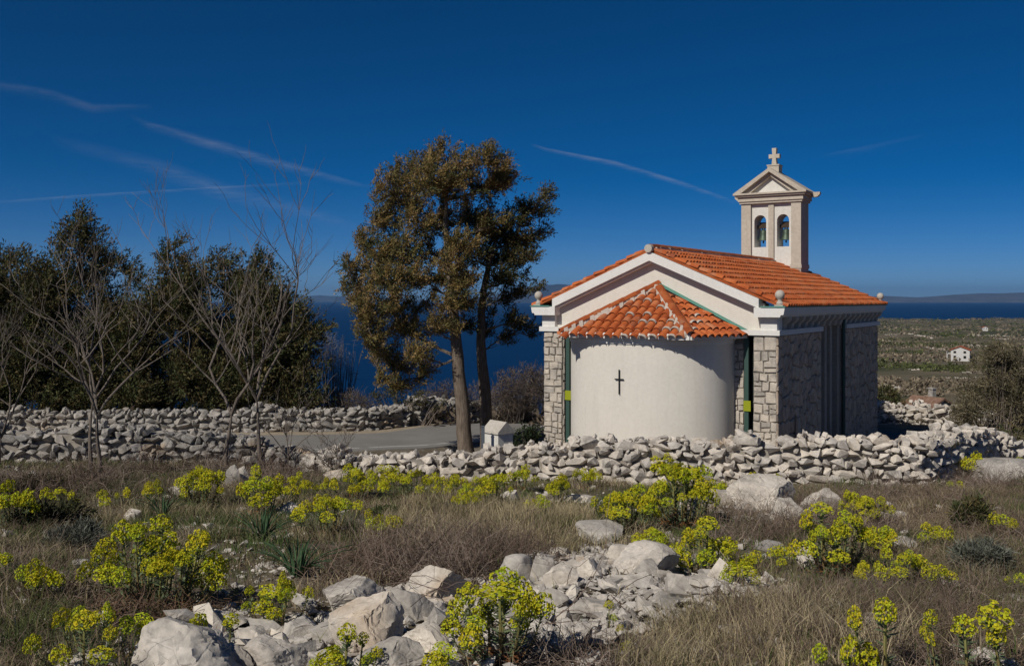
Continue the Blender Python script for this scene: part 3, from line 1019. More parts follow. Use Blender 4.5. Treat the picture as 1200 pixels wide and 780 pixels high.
slope = Vector((MID + 0.19, 0, EAVE - RIDGE))
SL = slope.length
near_t, far_t = [], []
nrow = int((SL) / 0.33) + 1
ncol = int((D + 0.2) / 0.205)
for s in (1, -1):
    dn = Vector((s * slope.x, 0, slope.z)).normalized()
    xa = Vector((0, s * 1.0, 0))
    for c in range(ncol + 1):
        v0 = -0.02 + c * 0.205
        for r in range(nrow):
            dist = SL + 0.05 - 0.42 - r * 0.33
            if dist < -0.15: continue
            o = Vector((MID, v0 + random.uniform(-0.008, 0.008), RIDGE + 0.03)) + dn * max(dist, 0.02)
            m = frame(o, xa, -dn) @ Matrix.Translation((0, 0, 0.0)) @ Matrix.Rotation(random.uniform(-0.03, 0.03), 4, 'Z') @ Matrix.Rotation(-0.075 + random.uniform(-0.012, 0.012), 4, 'X')
            if s == 1: near_t.append((v0 + 0.0 * r, r, m))
            else: far_t.append(m)
near_t.sort(key=lambda t: (t[0], t[1]))
for v0, r, m in near_t[:300]:
    lay_tile(ROOF, m, TILE)
join_tiles(ROOF, [t[2] for t in near_t[300:]] + far_t, TILE, M['tile'])
RT = tile_mesh(0.44, 0.24, 0.21); RT.materials.clear(); RT.materials.append(M['ridge_tile']); RT.materials.append(M['lime'])
RTM = tile_mesh(0.44, 0.24, 0.21, True); RTM.materials.clear(); RTM.materials.append(M['ridge_tile']); RTM.materials.append(M['lime'])
k = 0.36
while k < D:
    lay_tile(ROOF, frame(Vector((MID, k, RIDGE + 0.065)), Vector((1, 0, 0)), Vector((0, 1, 0.0))) @ Matrix.Rotation(random.uniform(-0.03, 0.03), 4, 'Z'), RTM if random.random() < 0.4 else RT, 'ridge_tile')
    k += 0.37
mo = MB()
for i in range(40):
    v0 = i * D / 40
    mo.box(MID - 0.13 - random.uniform(0, 0.03), MID + 0.13 + random.uniform(0, 0.03), v0, v0 + D / 40 - 0.001, RIDGE - 0.06, RIDGE + 0.075 + random.uniform(0, 0.02))
mo.build('ridge_mortar', M['lime'], ROOF)

# stone skin
def prism_stone(poly, push, axis):
    """an outline in the wall's plane turned into a stone with a bevelled face; axis maps (a, z, out) to chapel space"""
    c = Vector((sum(p[0] for p in poly) / len(poly), sum(p[1] for p in poly) / len(poly)))
    n = len(poly)
    ring = [(p[0], p[1], 0.0) for p in poly] + [(p[0], p[1], push * 0.6) for p in poly]
    ring += [(c.x + (p[0] - c.x) * 0.86, c.y + (p[1] - c.y) * 0.86, push * random.uniform(0.85, 1.15)) for p in poly]
    fs_ = [tuple(range(2 * n, 3 * n))]
    for j in range(2):
        fs_ += [(j * n + i, j * n + (i + 1) % n, (j + 1) * n + (i + 1) % n, (j + 1) * n + i) for i in range(n)]
    mb_ = MB(); mb_.add([axis(*r) for r in ring], fs_)
    return mb_.mesh('stone')
def shrink(poly, g):
    c = (sum(p[0] for p in poly) / len(poly), sum(p[1] for p in poly) / len(poly))
    out = []
    for p in poly:
        d = math.hypot(p[0] - c[0], p[1] - c[1])
        k_ = max(0.3, (d - g) / d) if d > 1e-6 else 1
        out.append((c[0] + (p[0] - c[0]) * k_, c[1] + (p[1] - c[1]) * k_))
    return out
def clip(poly, a, b, c):
    """keep a*x+b*y<=c"""
    out = []
    for i in range(len(poly)):
        p, q = poly[i], poly[(i + 1) % len(poly)]
        dp, dq = a * p[0] + b * p[1] - c, a * q[0] + b * q[1] - c
        if dp <= 0: out.append(p)
        if (dp < 0) != (dq < 0) and dp != dq:
            t = dp / (dp - dq); out.append((p[0] + (q[0] - p[0]) * t, p[1] + (q[1] - p[1]) * t))
    return out
def crazy_paving(x0, x1, z0, z1, size):
    sites = []
    for z in np.arange(z0 + size * 0.4, z1, size * 0.92):
        for x in np.arange(x0 + size * 0.4 + random.uniform(0, 0.2), x1, size):
            sites.append((x + random.uniform(-0.36, 0.36) * size, z + random.uniform(-0.36, 0.36) * size))
    cells = []
    for i, (x, z) in enumerate(sites):
        poly = [(x0, z0), (x1, z0), (x1, z1), (x0, z1)]
        for (x2, z2) in sorted(sites, key=lambda t: (t[0] - x) ** 2 + (t[1] - z) ** 2)[1:16]:
            poly = clip(poly, x2 - x, z2 - z, ((x2 * x2 + z2 * z2) - (x * x + z * z)) / 2)
            if len(poly) < 3: break
        if len(poly) >= 3: cells.append(poly)
    return cells
for a0, a1 in ((0.0, SLOT0), (SLOT1, D)):
    for poly in crazy_paving(a0 + 0.01, a1 - 0.01, -1.1, ZB0 - 0.01, 0.335):
        me = prism_stone(shrink(poly, 0.018), random.uniform(0.035, 0.055), lambda a, z, o: (W - 0.05 + o, a, z))
        obj('stone', me, M['side_stone'], SIDE[a0])
def coursed(x0, x1, z0, z1, cw, axis):
    z = z0
    while z < z1 - 0.05:
        h = min(random.uniform(0.16, 0.30), z1 - z)
        if z1 - z - h < 0.09: h = z1 - z
        x = x0
        while x < x1 - 0.02:
            w = random.uniform(0.6, 1.4) * cw
            if x1 - x - w < 0.09: w = x1 - x
            j = lambda: random.uniform(-0.022, 0.022)
            g = 0.010
            subs = [(x, x + w, z, z + h)]
            if h > 0.22 and random.random() < 0.5:
                t = random.uniform(0.4, 0.6) * h
                subs = [(x, x + w, z, z + t), (x, x + w, z + t, z + h)]
            for a, b, c, d in subs:
                poly = [(a + g + j() * .5, c + g + j()), (b - g + j() * .5, c + g + j()), (b - g + j() * .5, d - g + j()), ((a + b) / 2 + j(), d - g + j()), (a + g + j() * .5, d - g + j())]
                obj('stone', prism_stone(poly, random.uniform(0.035, 0.052), axis), M['ashlar'], WALL)
            x += w
        z += h
coursed(0.05, 0.60, -0.9, ZB0 - 0.01, 0.24, lambda a, z, o: (a, 0.045 - o, z))
coursed(5.64, W - 0.03, -0.9, ZB0 - 0.01, 0.22, lambda a, z, o: (a, 0.045 - o, z))
coursed(0.06, 0.29, -0.9, ZB0 - 0.01, 0.24, lambda a, z, o: (0.60 + o * 0.7, a, z))
coursed(0.83, 1.11, -0.9, ZB0 - 0.2, 0.16, lambda a, z, o: (a, 0.14 - o, z))
coursed(5.13, 5.39, -0.9, ZB0 - 0.2, 0.16, lambda a, z, o: (a, 0.14 - o, z))

# slot windows beside the apse, green posts with a lime-green plate
for u0, u1, up in ((0.62, 0.81, 0.70), (5.41, 5.63, 5.42)):
    wdw = MB(); wdw.box(u0, u1, 0.24, 0.27, -0.9, ZB0 - 0.05)
    wo_ = wdw.build('window', M['glass'], CH)
    pm = MB(); pm.box(up, up + 0.10, 0.03, 0.11, -1.2, ZB0 - 0.02)
    po = pm.build('green_post', M['green_metal'], CH)
    st = MB(); st.box(up - 0.01, up + 0.16, 0.005, 0.028, 1.02, 1.26)
    tag(st.build('marker_plate', M['lime_sticker'], po), 'lime green square plate')

# deep slot in the side wall
sl = MB(); sl.box(5.87, 5.89, SLOT0, SLOT1, -1.3, ZC0)
sl.build('slot_back', M['slot'], CH)
for v0, v1 in ((3.84, 4.28), (4.62, 4.86), (5.18, 5.42), (6.02, 6.44)):
    f_ = MB(); f_.box(5.89, 6.10, v0, v1, -1.3, ZB1 + 0.02)
    f_.build('pilaster', M['slot'], CH)
for v0, v1 in ((4.28, 4.62), (4.86, 5.18), (5.42, 6.02)):
    f_ = MB(); f_.box(5.892, 5.93, v0 + 0.01, v1 - 0.01, -0.9, ZB1)
    f_.build('window', M['glass'], CH)
dp = MB(); dp.tube([(W - 0.02, 6.33, ZC0 + 0.02), (W - 0.02, 6.33, -1.2)], 0.05, 10)
dp.build('downpipe', M['green_metal'], CH, smooth=40)
pl = MB(); pl.box(W + 0.02, W + 0.09, 1.36, 1.52, -1.2, 0.78)
pl.build('stone_marker', M['concrete'], CH)

# finials
fin = MB()
fin.box(-0.10, 0.10, -0.10, 0.10, 0.0, 0.03)
fin.lathe([(0.075, 0.03), (0.085, 0.06), (0.06, 0.10), (0.045, 0.13), (0.05, 0.15), (0.085, 0.18), (0.105, 0.225), (0.11, 0.26), (0.10, 0.30), (0.07, 0.345), (0.02, 0.365)], 16)
fm = fin.mesh('finial', 45); fm.materials.append(M['concrete'])
for u, v in ((W + 0.06, -0.06), (W + 0.06, D + 0.04), (-0.06, -0.06), (-0.06, D + 0.04)):
    obj('finial', fm, None, CH, (u, v, ZC1 + 0.033))

# apse
AC, AA, AB, AP_ = 3.13, 2.03, 1.60, 2.25
ap = MB(); n = 48; vs_ = []
def apse_uv(t, off=0.0):
    """plan of the apse: a full, slightly squared half-round; t runs from 0 to pi"""
    c_, s_ = math.cos(PI - t), math.sin(t)
    u = AA * math.copysign(abs(c_) ** (2 / AP_), c_); v = -AB * abs(s_) ** (2 / AP_)
    nu, nv = math.copysign(abs(u / AA) ** (AP_ - 1), u) / AA, -abs(v / AB) ** (AP_ - 1) / AB
    L = math.hypot(nu, nv) or 1
    return AC + u + off * nu / L, v + off * nv / L, nu / L, nv / L
ang = [PI * i / n for i in range(n + 1)]
ang = [a if 0.0 < a < PI else a for a in ang]
for z in (-1.4, 0.8, 1.6, 2.72):
    for a in ang:
        q_ = apse_uv(a); vs_.append((q_[0], q_[1], z))
    for k_ in (0, n): vs_[-(n + 1) + k_] = (vs_[-(n + 1) + k_][0], 0.2, z)
ap.add(vs_, [(j * (n + 1) + i, j * (n + 1) + i + 1, (j + 1) * (n + 1) + i + 1, (j + 1) * (n + 1) + i) for j in range(3) for i in range(n)])
ap.build('apse_wall', M['render'], CH, smooth=60)
fa = MB()
for (z0, z1, rr) in ((2.58, 2.66, 0.03), (2.66, 2.73, 0.07)):
    v2 = []
    for a in ang:
        for r_, z in ((-0.05, z0), (rr, z0), (rr, z1), (-0.05, z1)):
            q_ = apse_uv(a, r_); v2.append((q_[0], q_[1], z))
    fa.add(v2, [(i * 4 + k_, i * 4 + 4 + k_, i * 4 + 4 + (k_ + 1) % 4, i * 4 + (k_ + 1) % 4) for i in range(n) for k_ in range(4)])
fa.build('apse_cornice', M['white_trim'], CH, smooth=40)
# apse roof: hipped, three faces
AP = Vector((3.22, 0.08, 3.88)); EZ = 2.78
EV = [Vector((0.90, 0.06, EZ)), Vector((1.55, -1.66, EZ)), Vector((4.76, -1.66, EZ)), Vector((5.45, 0.06, EZ))]
ar = MB()
low = [e - Vector((0, 0, 0.06)) for e in EV]
ar.add([AP, *EV, *low, AP - Vector((0, 0, 0.06))], [(0, 1, 2), (0, 2, 3), (0, 3, 4), (1, 5, 6, 2), (2, 6, 7, 3), (3, 7, 8, 4), (5, 9, 6), (6, 9, 7), (7, 9, 8), (1, 0, 9, 5), (0, 4, 8, 9)])
AROOF = ar.build('apse_roof', M['tile_pan'], CH)
for i in range(3):                                  # white board closing the tile ends
    A, B = EV[i], EV[i + 1]
    o_ = (B - A).normalized().cross(Vector((0, 0, 1))) * 0.05
    eb = MB()
    lo_, hi_ = Vector((0, 0, -0.075)), Vector((0, 0, 0.055))
    eb.add([A + lo_, B + lo_, B + lo_ + o_, A + lo_ + o_, A + hi_, B + hi_, B + hi_ + o_ - Vector((0, 0, 0.03)), A + hi_ + o_ - Vector((0, 0, 0.03))],
           [(0, 3, 2, 1), (4, 5, 6, 7), (0, 1, 5, 4), (1, 2, 6, 5), (2, 3, 7, 6), (3, 0, 4, 7)])
    eb.build('eave_board', M['white_trim'], CH)
for i in range(3):
    A, B = EV[i], EV[i + 1]
    xa = (B - A).normalized()
    nrm = xa.cross(AP - A).normalized()
    up = nrm.cross(xa).normalized()
    LL = (B - A).length
    ax = (AP - A).dot(xa); ay = (AP - A).dot(up)
    c = 0.10
    while c < LL:
        ymax = ay * (c / ax if c < ax else (LL - c) / (LL - ax))
        # bulge of the eave, which follows the round wall
        y0 = -0.10 - (0.07 * math.sin(PI * c / LL) if i == 1 else 0.03)
        y = y0 + 0.42
        first = True
        while y < ymax + 0.20 or first:
            yy = min(y, max(ymax + 0.05, y0 + 0.25))
            mtx = frame(A + xa * c + up * yy, xa, up) @ Matrix.Rotation(random.uniform(-0.035, 0.035), 4, 'Z') @ Matrix.Rotation(-0.075 + random.uniform(-0.015, 0.015), 4, 'X') @ Matrix.Diagonal((1.15, 1.0, 1.1, 1))
            lay_tile(AROOF, mtx, TILE_M if (random.random() < (0.32 if (i == 1 and c > ax) else 0.06)) else TILE)
            first = False
            if yy < y: break
            y += 0.31
        c += 0.225
for i in (1, 2):                                    # hips
    A = EV[i]; d = (AP - A); Ld = d.length; d.normalize()
    s = 0.34
    side = Vector((0, 0, 1)).cross(d).normalized()
    mh = MB(); npz = 26
    for q_ in range(npz):
        p0, p1 = A + d * (Ld * q_ / npz), A + d * (Ld * (q_ + 1) / npz)
        wd = 0.10 + random.uniform(0, 0.07); upv = Vector((0, 0, 0.115 + random.uniform(0, 0.03)))
        dnv = Vector((0, 0, -0.02))
        mh.add([p0 - side * wd + dnv, p0 + side * wd + dnv, p0 + side * wd * 0.6 + upv, p0 - side * wd * 0.6 + upv, p1 - side * wd + dnv, p1 + side * wd + dnv, p1 + side * wd * 0.6 + upv, p1 - side * wd * 0.6 + upv],
               [(0, 3, 2, 1), (4, 5, 6, 7), (0, 1, 5, 4), (1, 2, 6, 5), (2, 3, 7, 6), (3, 0, 4, 7)])
    mh.build('hip_mortar', M['lime'], AROOF)
    while s < Ld + 0.1:
        lay_tile(AROOF, frame(A + d * s + Vector((0, 0, 0.095)), side * -1, d) @ Matrix.Diagonal((0.92, 0.95, 0.8, 1)), RTM if i == 2 else RT, 'hip_tile')
        s += 0.34
fl = MB()                                            # flashing against the gable wall
for s_ in (2, ):
    A, B = EV[3] + Vector((0.05, 0, 0.03)), AP + Vector((0.03, 0, 0.06))
    for t in range(8):
        p, q_ = A.lerp(B, t / 8), A.lerp(B, (t + 1) / 8)
        fl.add([p + Vector((0, -0.08, 0.03)), q_ + Vector((0, -0.08, 0.03)), q_ + Vector((0, -0.06, 0.085)), p + Vector((0, -0.06, 0.085)), p + Vector((0, 0.03, 0.085)), q_ + Vector((0, 0.03, 0.085))],
               [(0, 3, 2, 1), (3, 4, 5, 2)])
fl.build('flashing', M['copper'], AROOF)
# iron cross on the apse
ca = PI + R(47)
th = math.acos(0)
ct = min((PI * k_ / 400 for k_ in range(1, 400)), key=lambda t: abs((lambda p: p.x / p.y * F + 600 - 726.5)(CH.matrix_basis @ Vector((*apse_uv(t)[:2], 1.7)))) + (0 if apse_uv(t)[3] < -0.3 else 999))
cq = apse_uv(ct)
cw_ = CH.matrix_basis @ Vector((cq[0], cq[1], 0))
cp = Vector((cq[0], cq[1], CAMZ - (446.5 - 351) / F * cw_.y))
cr = MB()
cr.box(-0.012, 0.012, -0.045, -0.02, -0.30, 0.27); cr.box(-0.115, -0.012, -0.042, -0.023, 0.038, 0.06); cr.box(0.012, 0.115, -0.042, -0.023, 0.038, 0.06)
cr.box(-0.01, 0.01, -0.02, 0.03, -0.15, -0.13)
nn = Vector((cq[2], cq[3]))
tag(cr.build('wall_cross', M['iron'], CH, loc=cp, rot=(0, 0, math.atan2(nn.y, nn.x) + PI / 2)), 'thin black iron cross fixed to the apse wall')

# bell gable
BG = obj('bell_gable', None, parent=CH)
TU0, TU1, TV0, TV1 = 2.12, 4.10, 9.60, 10.50
TZ = 6.78
for u0, u1, v0, v1, nm in ((TU0, 2.44, TV0, TV1, 'pilaster'), (3.78, TU1, TV0, TV1, 'pilaster'), (3.02, 3.20, TV0 + 0.03, TV1 - 0.03, 'pilaster')):
    b_ = MB(); b_.box(u0, u1, v0, v1, 3.6, TZ)
    b_.box(u0 - 0.025, u1 + 0.025, v0 - 0.025, v1 + 0.025, 4.62, 4.75)
    b_.build(nm, M['tower_stone'], BG)
def arch_panel(u0, u1, z0, z1, cx, r, zb, zs, v0, v1):
    mb_ = MB(); n_ = 12
    arc = [(cx + r * math.cos(PI - PI * i / n_), zs + r * math.sin(PI - PI * i / n_)) for i in range(n_ + 1)]
    for v, fl_ in ((v0, False), (v1, True)):
        def F_(pts):
            idx = tuple(range(len(pts)))
            mb_.add([(p[0], v, p[1]) for p in pts], [idx[::-1] if fl_ else idx])
        F_([(u0, z0), (u1, z0), (u1, zb), (u0, zb)])
        F_([(u0, zb), (cx - r, zb), (cx - r, zs), (u0, zs)])
        F_([(cx + r, zb), (u1, zb), (u1, zs), (cx + r, zs)])
        F_([(u0, zs), (cx - r, zs)] + arc[1:n_ // 2 + 1] + [(cx, z1), (u0, z1)])
        F_([(cx, zs + r)] + arc[n_ // 2 + 1:] + [(u1, zs), (u1, z1), (cx, z1)])
    hole = [(cx - r, zb)] + arc + [(cx + r, zb)]
    for i in range(len(hole)):
        p, q_ = hole[i], hole[(i + 1) % len(hole)]
        mb_.add([(p[0], v0, p[1]), (p[0], v1, p[1]), (q_[0], v1, q_[1]), (q_[0], v0, q_[1])], [(0, 1, 2, 3)])
    return mb_
for u0, u1 in ((2.44, 3.02), (3.20, 3.78)):
    cx = (u0 + u1) / 2
    arch_panel(u0, u1, 3.7, TZ, cx, 0.20, 5.34, 6.20, TV0 + 0.10, TV1 - 0.10).build('arch_panel', M['tower_white'], BG)
en = MB()
for z0, z1, o_ in ((TZ, TZ + 0.07, 0.05), (TZ + 0.07, TZ + 0.22, 0.09), (TZ + 0.22, TZ + 0.28, 0.16), (TZ + 0.28, TZ + 0.34, 0.22)):
    en.box(TU0 - o_, TU1 + o_, TV0 - o_, TV1 + o_, z0, z1 - 0.001)
en.build('entablature', M['tower_stone'], BG)
pe = MB()
cu = (TU0 + TU1) / 2
pe.prism_y([(TU0 + 0.1, TZ + 0.339), (TU1 - 0.1, TZ + 0.339), (cu, 7.72)], TV0 + 0.10, TV1 - 0.10)
pe.build('tympanum', M['tower_white'], BG)
for s in (-1, 1):
    rr = MB()
    for w_in, w_out, vo in ((0.0, 0.13, 0.20), (0.13, 0.26, 0.05)):
        e0 = (cu + s * (TU1 - cu + 0.22 - w_in * 2.0), TZ + 0.341)
        e1 = (cu + s * (TU1 - cu + 0.22 - w_out * 2.0), TZ + 0.341)
        t0 = (cu, 7.92 - w_in * 1.0); t1 = (cu, 7.92 - w_out * 1.0)
        poly = [e0, t0, t1, e1]
        rr.prism_y(poly if s < 0 else poly[::-1], TV0 - vo, TV1 + vo)
    rr.build('pediment_cornice', M['tower_stone'], BG)
ped = MB(); ped.box(cu - 0.19, cu + 0.19, 9.86, 10.24, 7.70, 8.03); ped.box(cu - 0.21, cu + 0.21, 9.84, 10.26, 8.03, 8.07)
ped.build('pedestal', M['tower_stone'], BG)
cr2 = MB()
cr2.prism_y([(cu - .085, 8.07), (cu + .085, 8.07), (cu + .06, 8.28), (cu + .06, 8.30), (cu + .18, 8.29), (cu + .18, 8.43), (cu + .06, 8.42), (cu + .075, 8.63), (cu - .075, 8.63), (cu - .06, 8.42), (cu - .18, 8.43), (cu - .18, 8.29), (cu - .06, 8.30), (cu - .06, 8.28)], 9.97, 10.13)
cr2.build('stone_cross', M['tower_stone'], BG)
for s in (-1, 1):                                     # water spouts
    sp = MB()
    sp.prism_y([(0, 0), (0.16, 0.02), (0.24, 0.10), (0.24, 0.17), (0, 0.17)], -0.08, 0.08)
    o = sp.build('spout', M['tower_stone'], BG, loc=(TU1 + 0.20 if s > 0 else TU0 - 0.20, 10.3, TZ + 0.17), rot=(0, 0, 0 if s > 0 else PI))
bpy.context.view_layer.update()
for i, cx in enumerate((2.73, 3.49)):
    p = CH.matrix_world @ Vector((cx, 10.05, 5.58))
    be = thing('bell', ('green bronze bell hanging in the left arch of the bell gable', 'green bronze bell hanging in the right arch of the bell gable')[i], 'bell', p, CH.rotation_euler.z, 'bells in the bell gable')
    bl = MB(); bl.lathe([(0.185, 0.0), (0.175, 0.03), (0.135, 0.10), (0.115, 0.20), (0.11, 0.28), (0.085, 0.34), (0.03, 0.37)], 18)
    bl.build('bell_body', M['bronze'], be, smooth=50)
    cl = MB(); cl.tube([(0, 0, 0.2), (0, 0, -0.06)], 0.012, 6); cl.lathe([(0.01, -0.10), (0.03, -0.07), (0.03, -0.04), (0.01, -0.02)], 8)
    cl.build('clapper', M['iron'], be)
    yk = MB(); yk.box(-0.195, 0.195, -0.06, 0.06, 0.40, 0.50); yk.box(-0.11, 0.11, -0.05, 0.05, 0.50, 0.60); yk.box(-0.05, -0.03, -0.03, 0.03, 0.34, 0.40); yk.box(0.03, 0.05, -0.03, 0.03, 0.34, 0.40)
    yk.build('yoke', M['dark_wood'], be)
# paved yard round the chapel
yd = MB()
_m = CH.matrix_world
for (u0, u1, v0, v1) in ((W + 0.02, W + 1.5, 1.0, D + 2.6), (-1.0, W + 0.019, D + 0.02, D + 2.6)):
    nx_, ny_ = 8, 10; vv = []
    for j in range(ny_ + 1):
        for i in range(nx_ + 1):
            p = _m @ Vector((u0 + (u1 - u0) * i / nx_, v0 + (v1 - v0) * j / ny_, 0)); vv.append((p.x, p.y, gz(p.x, p.y) + 0.05))
    yd.add(vv, [(j * (nx_ + 1) + i, j * (nx_ + 1) + i + 1, (j + 1) * (nx_ + 1) + i + 1, (j + 1) * (nx_ + 1) + i) for j in range(ny_) for i in range(nx_)])
tag(yd.build('yard', asphalt('dark_asphalt', (0.07, 0.072, 0.078))), 'dark asphalt yard beside and behind the chapel', kind='structure')

# ------------------------------------------------------------------ shrine beside the road
shp = at(584, 530, 20.6)
SH = thing('roadside_shrine', 'small gabled whitewashed stone shrine at the foot of the big cypress', 'shrine', (shp.x, shp.y, gz(shp.x, shp.y) - 0.05), R(-50))
hz = 0.98
s_ = MB(); s_.box(-0.24, 0.24, -0.20, 0.20, 0, hz + 0.02)
s_.build('body', M['tower_white'], SH)
s_ = MB(); s_.prism_x([(-0.235, hz), (0.235, hz), (0.225, hz + 0.05), (0.0, hz + 0.25), (-0.225, hz + 0.05)], -0.275, 0.275)
s_.build('roof', M['concrete'], SH)
s_ = MB(); s_.box(-0.30, 0.30, -0.26, 0.26, -0.1, 0.08)
s_.build('plinth', M['concrete'], SH)
pp = at(566, 530, 20.2)
po = MB(); po.box(-0.035, 0.035, -0.035, 0.035, -0.1, 1.02); po.box(-0.042, 0.042, -0.042, 0.042, 1.02, 1.04)
tag(po.build('post', M['grey_metal'], loc=(pp.x, pp.y, gz(pp.x, pp.y))), 'short grey post beside the roadside shrine', 'post')

# ------------------------------------------------------------------ foliage helpers
def unit(a):
    return a / np.maximum(np.linalg.norm(a, axis=1, keepdims=True), 1e-9)

def leaves(P, Dr, Ln, Wd, C, fold=None):
    """slender diamond leaves: P root, Dr direction, Ln length, Wd width, C colour"""
    n = len(P)
    Dr = unit(Dr)
    side = unit(np.cross(Dr, RNG.normal(size=(n, 3))))
    Ln = np.broadcast_to(np.asarray(Ln, float), (n,))[:, None]; Wd = np.broadcast_to(np.asarray(Wd, float), (n,))[:, None]
    v = np.stack([P, P + Dr * Ln * 0.45 + side * Wd * 0.5, P + Dr * Ln, P + Dr * Ln * 0.45 - side * Wd * 0.5], 1)
    i = np.arange(n)[:, None] * 4
    T = np.concatenate([i + [0, 1, 2], i + [0, 2, 3]])
    return v.reshape(-1, 3), T, np.repeat(C, 4, 0)

def merge(*parts):
    V, T, C, n = [], [], [], 0
    for v, t, c in parts:
        V.append(v); T.append(t + n); C.append(c); n += len(v)
    return np.concatenate(V), np.concatenate(T), np.concatenate(C)

def tint(n, pal, wt=None, var=0.25):
    pal = np.array(pal)
    k = RNG.choice(len(pal), n, p=wt)
    return pal[k] * (1 + RNG.uniform(-var, var, (n, 1)))

def crown_mesh(blobs, n_tuft, n_leaf, ln, wd, pal, wt=None, gap=0.0, spread=0.75, up=0.35, tuft=0.10, shell=0.45, plume=0.0):
    """tufts of leaves spread through ellipsoids; blobs = [(centre, (rx,ry,rz))]"""
    parts = []
    for c, r in blobs:
        c = np.array(c); r = np.array(r)
        size = (r[0] * r[1] * r[2]) ** (1 / 3)
        nt = max(4, int(n_tuft * (size ** 2)))
        d = unit(RNG.normal(size=(nt, 3)))
        rad = RNG.random(nt) ** shell * RNG.uniform(0.85, 1.12, nt)
        q = c + d * rad[:, None] * r
        if gap:
            keep = np.array([mnoise.noise(Vector(p) * 1.9) > -gap for p in q])
            q, d = q[keep], d[keep]
        nt = len(q)
        if not nt: continue
        td = unit(d * 0.8 + np.array([0.45 if plume else 0.0, 0, up]) + RNG.normal(size=(nt, 3)) * 0.35)
        tc = tint(nt, pal, wt, 0.28)
        P = np.repeat(q, n_leaf, 0) + RNG.normal(size=(nt * n_leaf, 3)) * tuft * (0.45 if plume else 1.0)
        if plume: P = P + np.repeat(td, n_leaf, 0) * RNG.uniform(-0.5, 0.7, (nt * n_leaf, 1)) * plume
        D = np.repeat(td, n_leaf, 0) + RNG.normal(size=(nt * n_leaf, 3)) * spread
        C = np.repeat(tc, n_leaf, 0) * RNG.uniform(0.75, 1.25, (nt * n_leaf, 1))
        L = RNG.uniform(0.6, 1.3, nt * n_leaf) * ln
        parts.append(leaves(P, D, L, L * wd, C))
    return merge(*parts)

def bez(p0, p1, p2, n):
    return [p0 * (1 - t) ** 2 + p1 * 2 * t * (1 - t) + p2 * t * t for t in [i / n for i in range(n + 1)]]

def wob(pts, a):
    return [p if i in (0,) else p + Vector((random.uniform(-a, a), random.uniform(-a, a), random.uniform(-a, a))) for i, p in enumerate(pts)]

def conifer(name, label, base, trunk_pts, trunk_r, blobs, group, pal, wt, n_tuft=150, n_leaf=22, ln=0.15, wd=0.22, gap=0.18, twigs=7, limb_r=0.055, cat='tree', tuft=0.10):
    """trunk through trunk_pts, a limb to every clump, clumps of scale leaves"""
    root = thing(name, label, cat, base, 0, group)
    b = Vector(base)
    tp = [Vector(p) - b for p in trunk_pts]
    path = []
    for i in range(len(tp) - 1):
        for k in range(4):
            path.append(tp[i].lerp(tp[i + 1], k / 4))
    path.append(tp[-1])
    n = len(path)
    tr = MB(); tr.tube(wob(path, 0.02), [trunk_r * (1 - 0.86 * (i / (n - 1)) ** 1.1) * (1.25 if i == 0 else 1) for i in range(n)], 10)
    tr.build('trunk', M['bark'], root, smooth=60)
    lm = MB()
    bl = [(Vector(c) - b, r) for c, r in blobs]
    # limbs grow out of the trunk and out of one another
    zlo = path[0].z + 0.33 * (path[-1].z - path[0].z)
    nodes = [(p, trunk_r * (1 - 0.86 * (i / (n - 1)))) for i, p in enumerate(path) if p.z > zlo]
    for c, r in sorted(bl, key=lambda t: min((t[0] - p[0]).length for p in nodes)):
        def cost(nd):
            v = c - nd[0]
            return v.length * (1.0 + 1.2 * max(0.0, 0.35 - v.z / max(v.length, 1e-3))) + 0.25 * (0.03 / max(nd[1], 0.01))
        s0, sr = min(nodes, key=cost)
        hd = (c - s0).length
        pts = wob(bez(s0, s0.lerp(c, 0.5) + Vector((random.uniform(-.1, .1), random.uniform(-.1, .1), -0.10 * hd)) * 1.0, c, 6), 0.035)
        r0 = min(sr * 0.8, limb_r * (0.45 + 0.45 * hd))
        rads = [max(0.008, r0 * (1 - 0.7 * i / 6)) for i in range(7)]
        lm.tube(pts, rads, 5)
        nodes += [(pts[i], rads[i]) for i in (3, 4, 5, 6)]
        for _ in range(twigs):
            s_ = pts[random.randint(2, 6)]
            d = Vector((random.gauss(0, 1), random.gauss(0, 1), random.gauss(0.3, 0.8))).normalized()
            e = c + Vector((d.x * r[0], d.y * r[1], d.z * r[2])) * random.uniform(0.6, 1.05)
            lm.tube(wob(bez(s_, s_.lerp(e, 0.5) + Vector((0, 0, -0.06)), e, 3), 0.03), [0.016, 0.012, 0.008, 0.004], 3)
    lm.build('branches', M['bark'], root, smooth=60)
    V, T, C = crown_mesh([(tuple(c), r) for c, r in bl], n_tuft, n_leaf, ln, wd, pal, wt, gap, 0.5, 0.75, tuft=tuft, plume=ln * 4.2)
    obj('crown', np_mesh('crown', V, T, C), M['foliage'], root)
    return root

def px_blobs(spec, d, dd, flat=1.0):
    """clumps given as (photo x, photo y, radius px) round depth d"""
    out = []
    for s in spec:
        px, py, r = s[:3]
        off = s[3] if len(s) > 3 else random.uniform(-dd, dd)
        c = at(px, py, d); c.y += off; c.x *= c.y / d
        q = r / F * d
        out.append(((c.x, c.y, c.z), (q, q * 0.95, q * flat)))
    return out

CYP = [(0.22, 0.155, 0.055), (0.15, 0.125, 0.045), (0.08, 0.088, 0.033), (0.26, 0.175, 0.075)]
DARK = [(0.058, 0.070, 0.026), (0.092, 0.090, 0.036), (0.125, 0.098, 0.042), (0.042, 0.052, 0.020)]

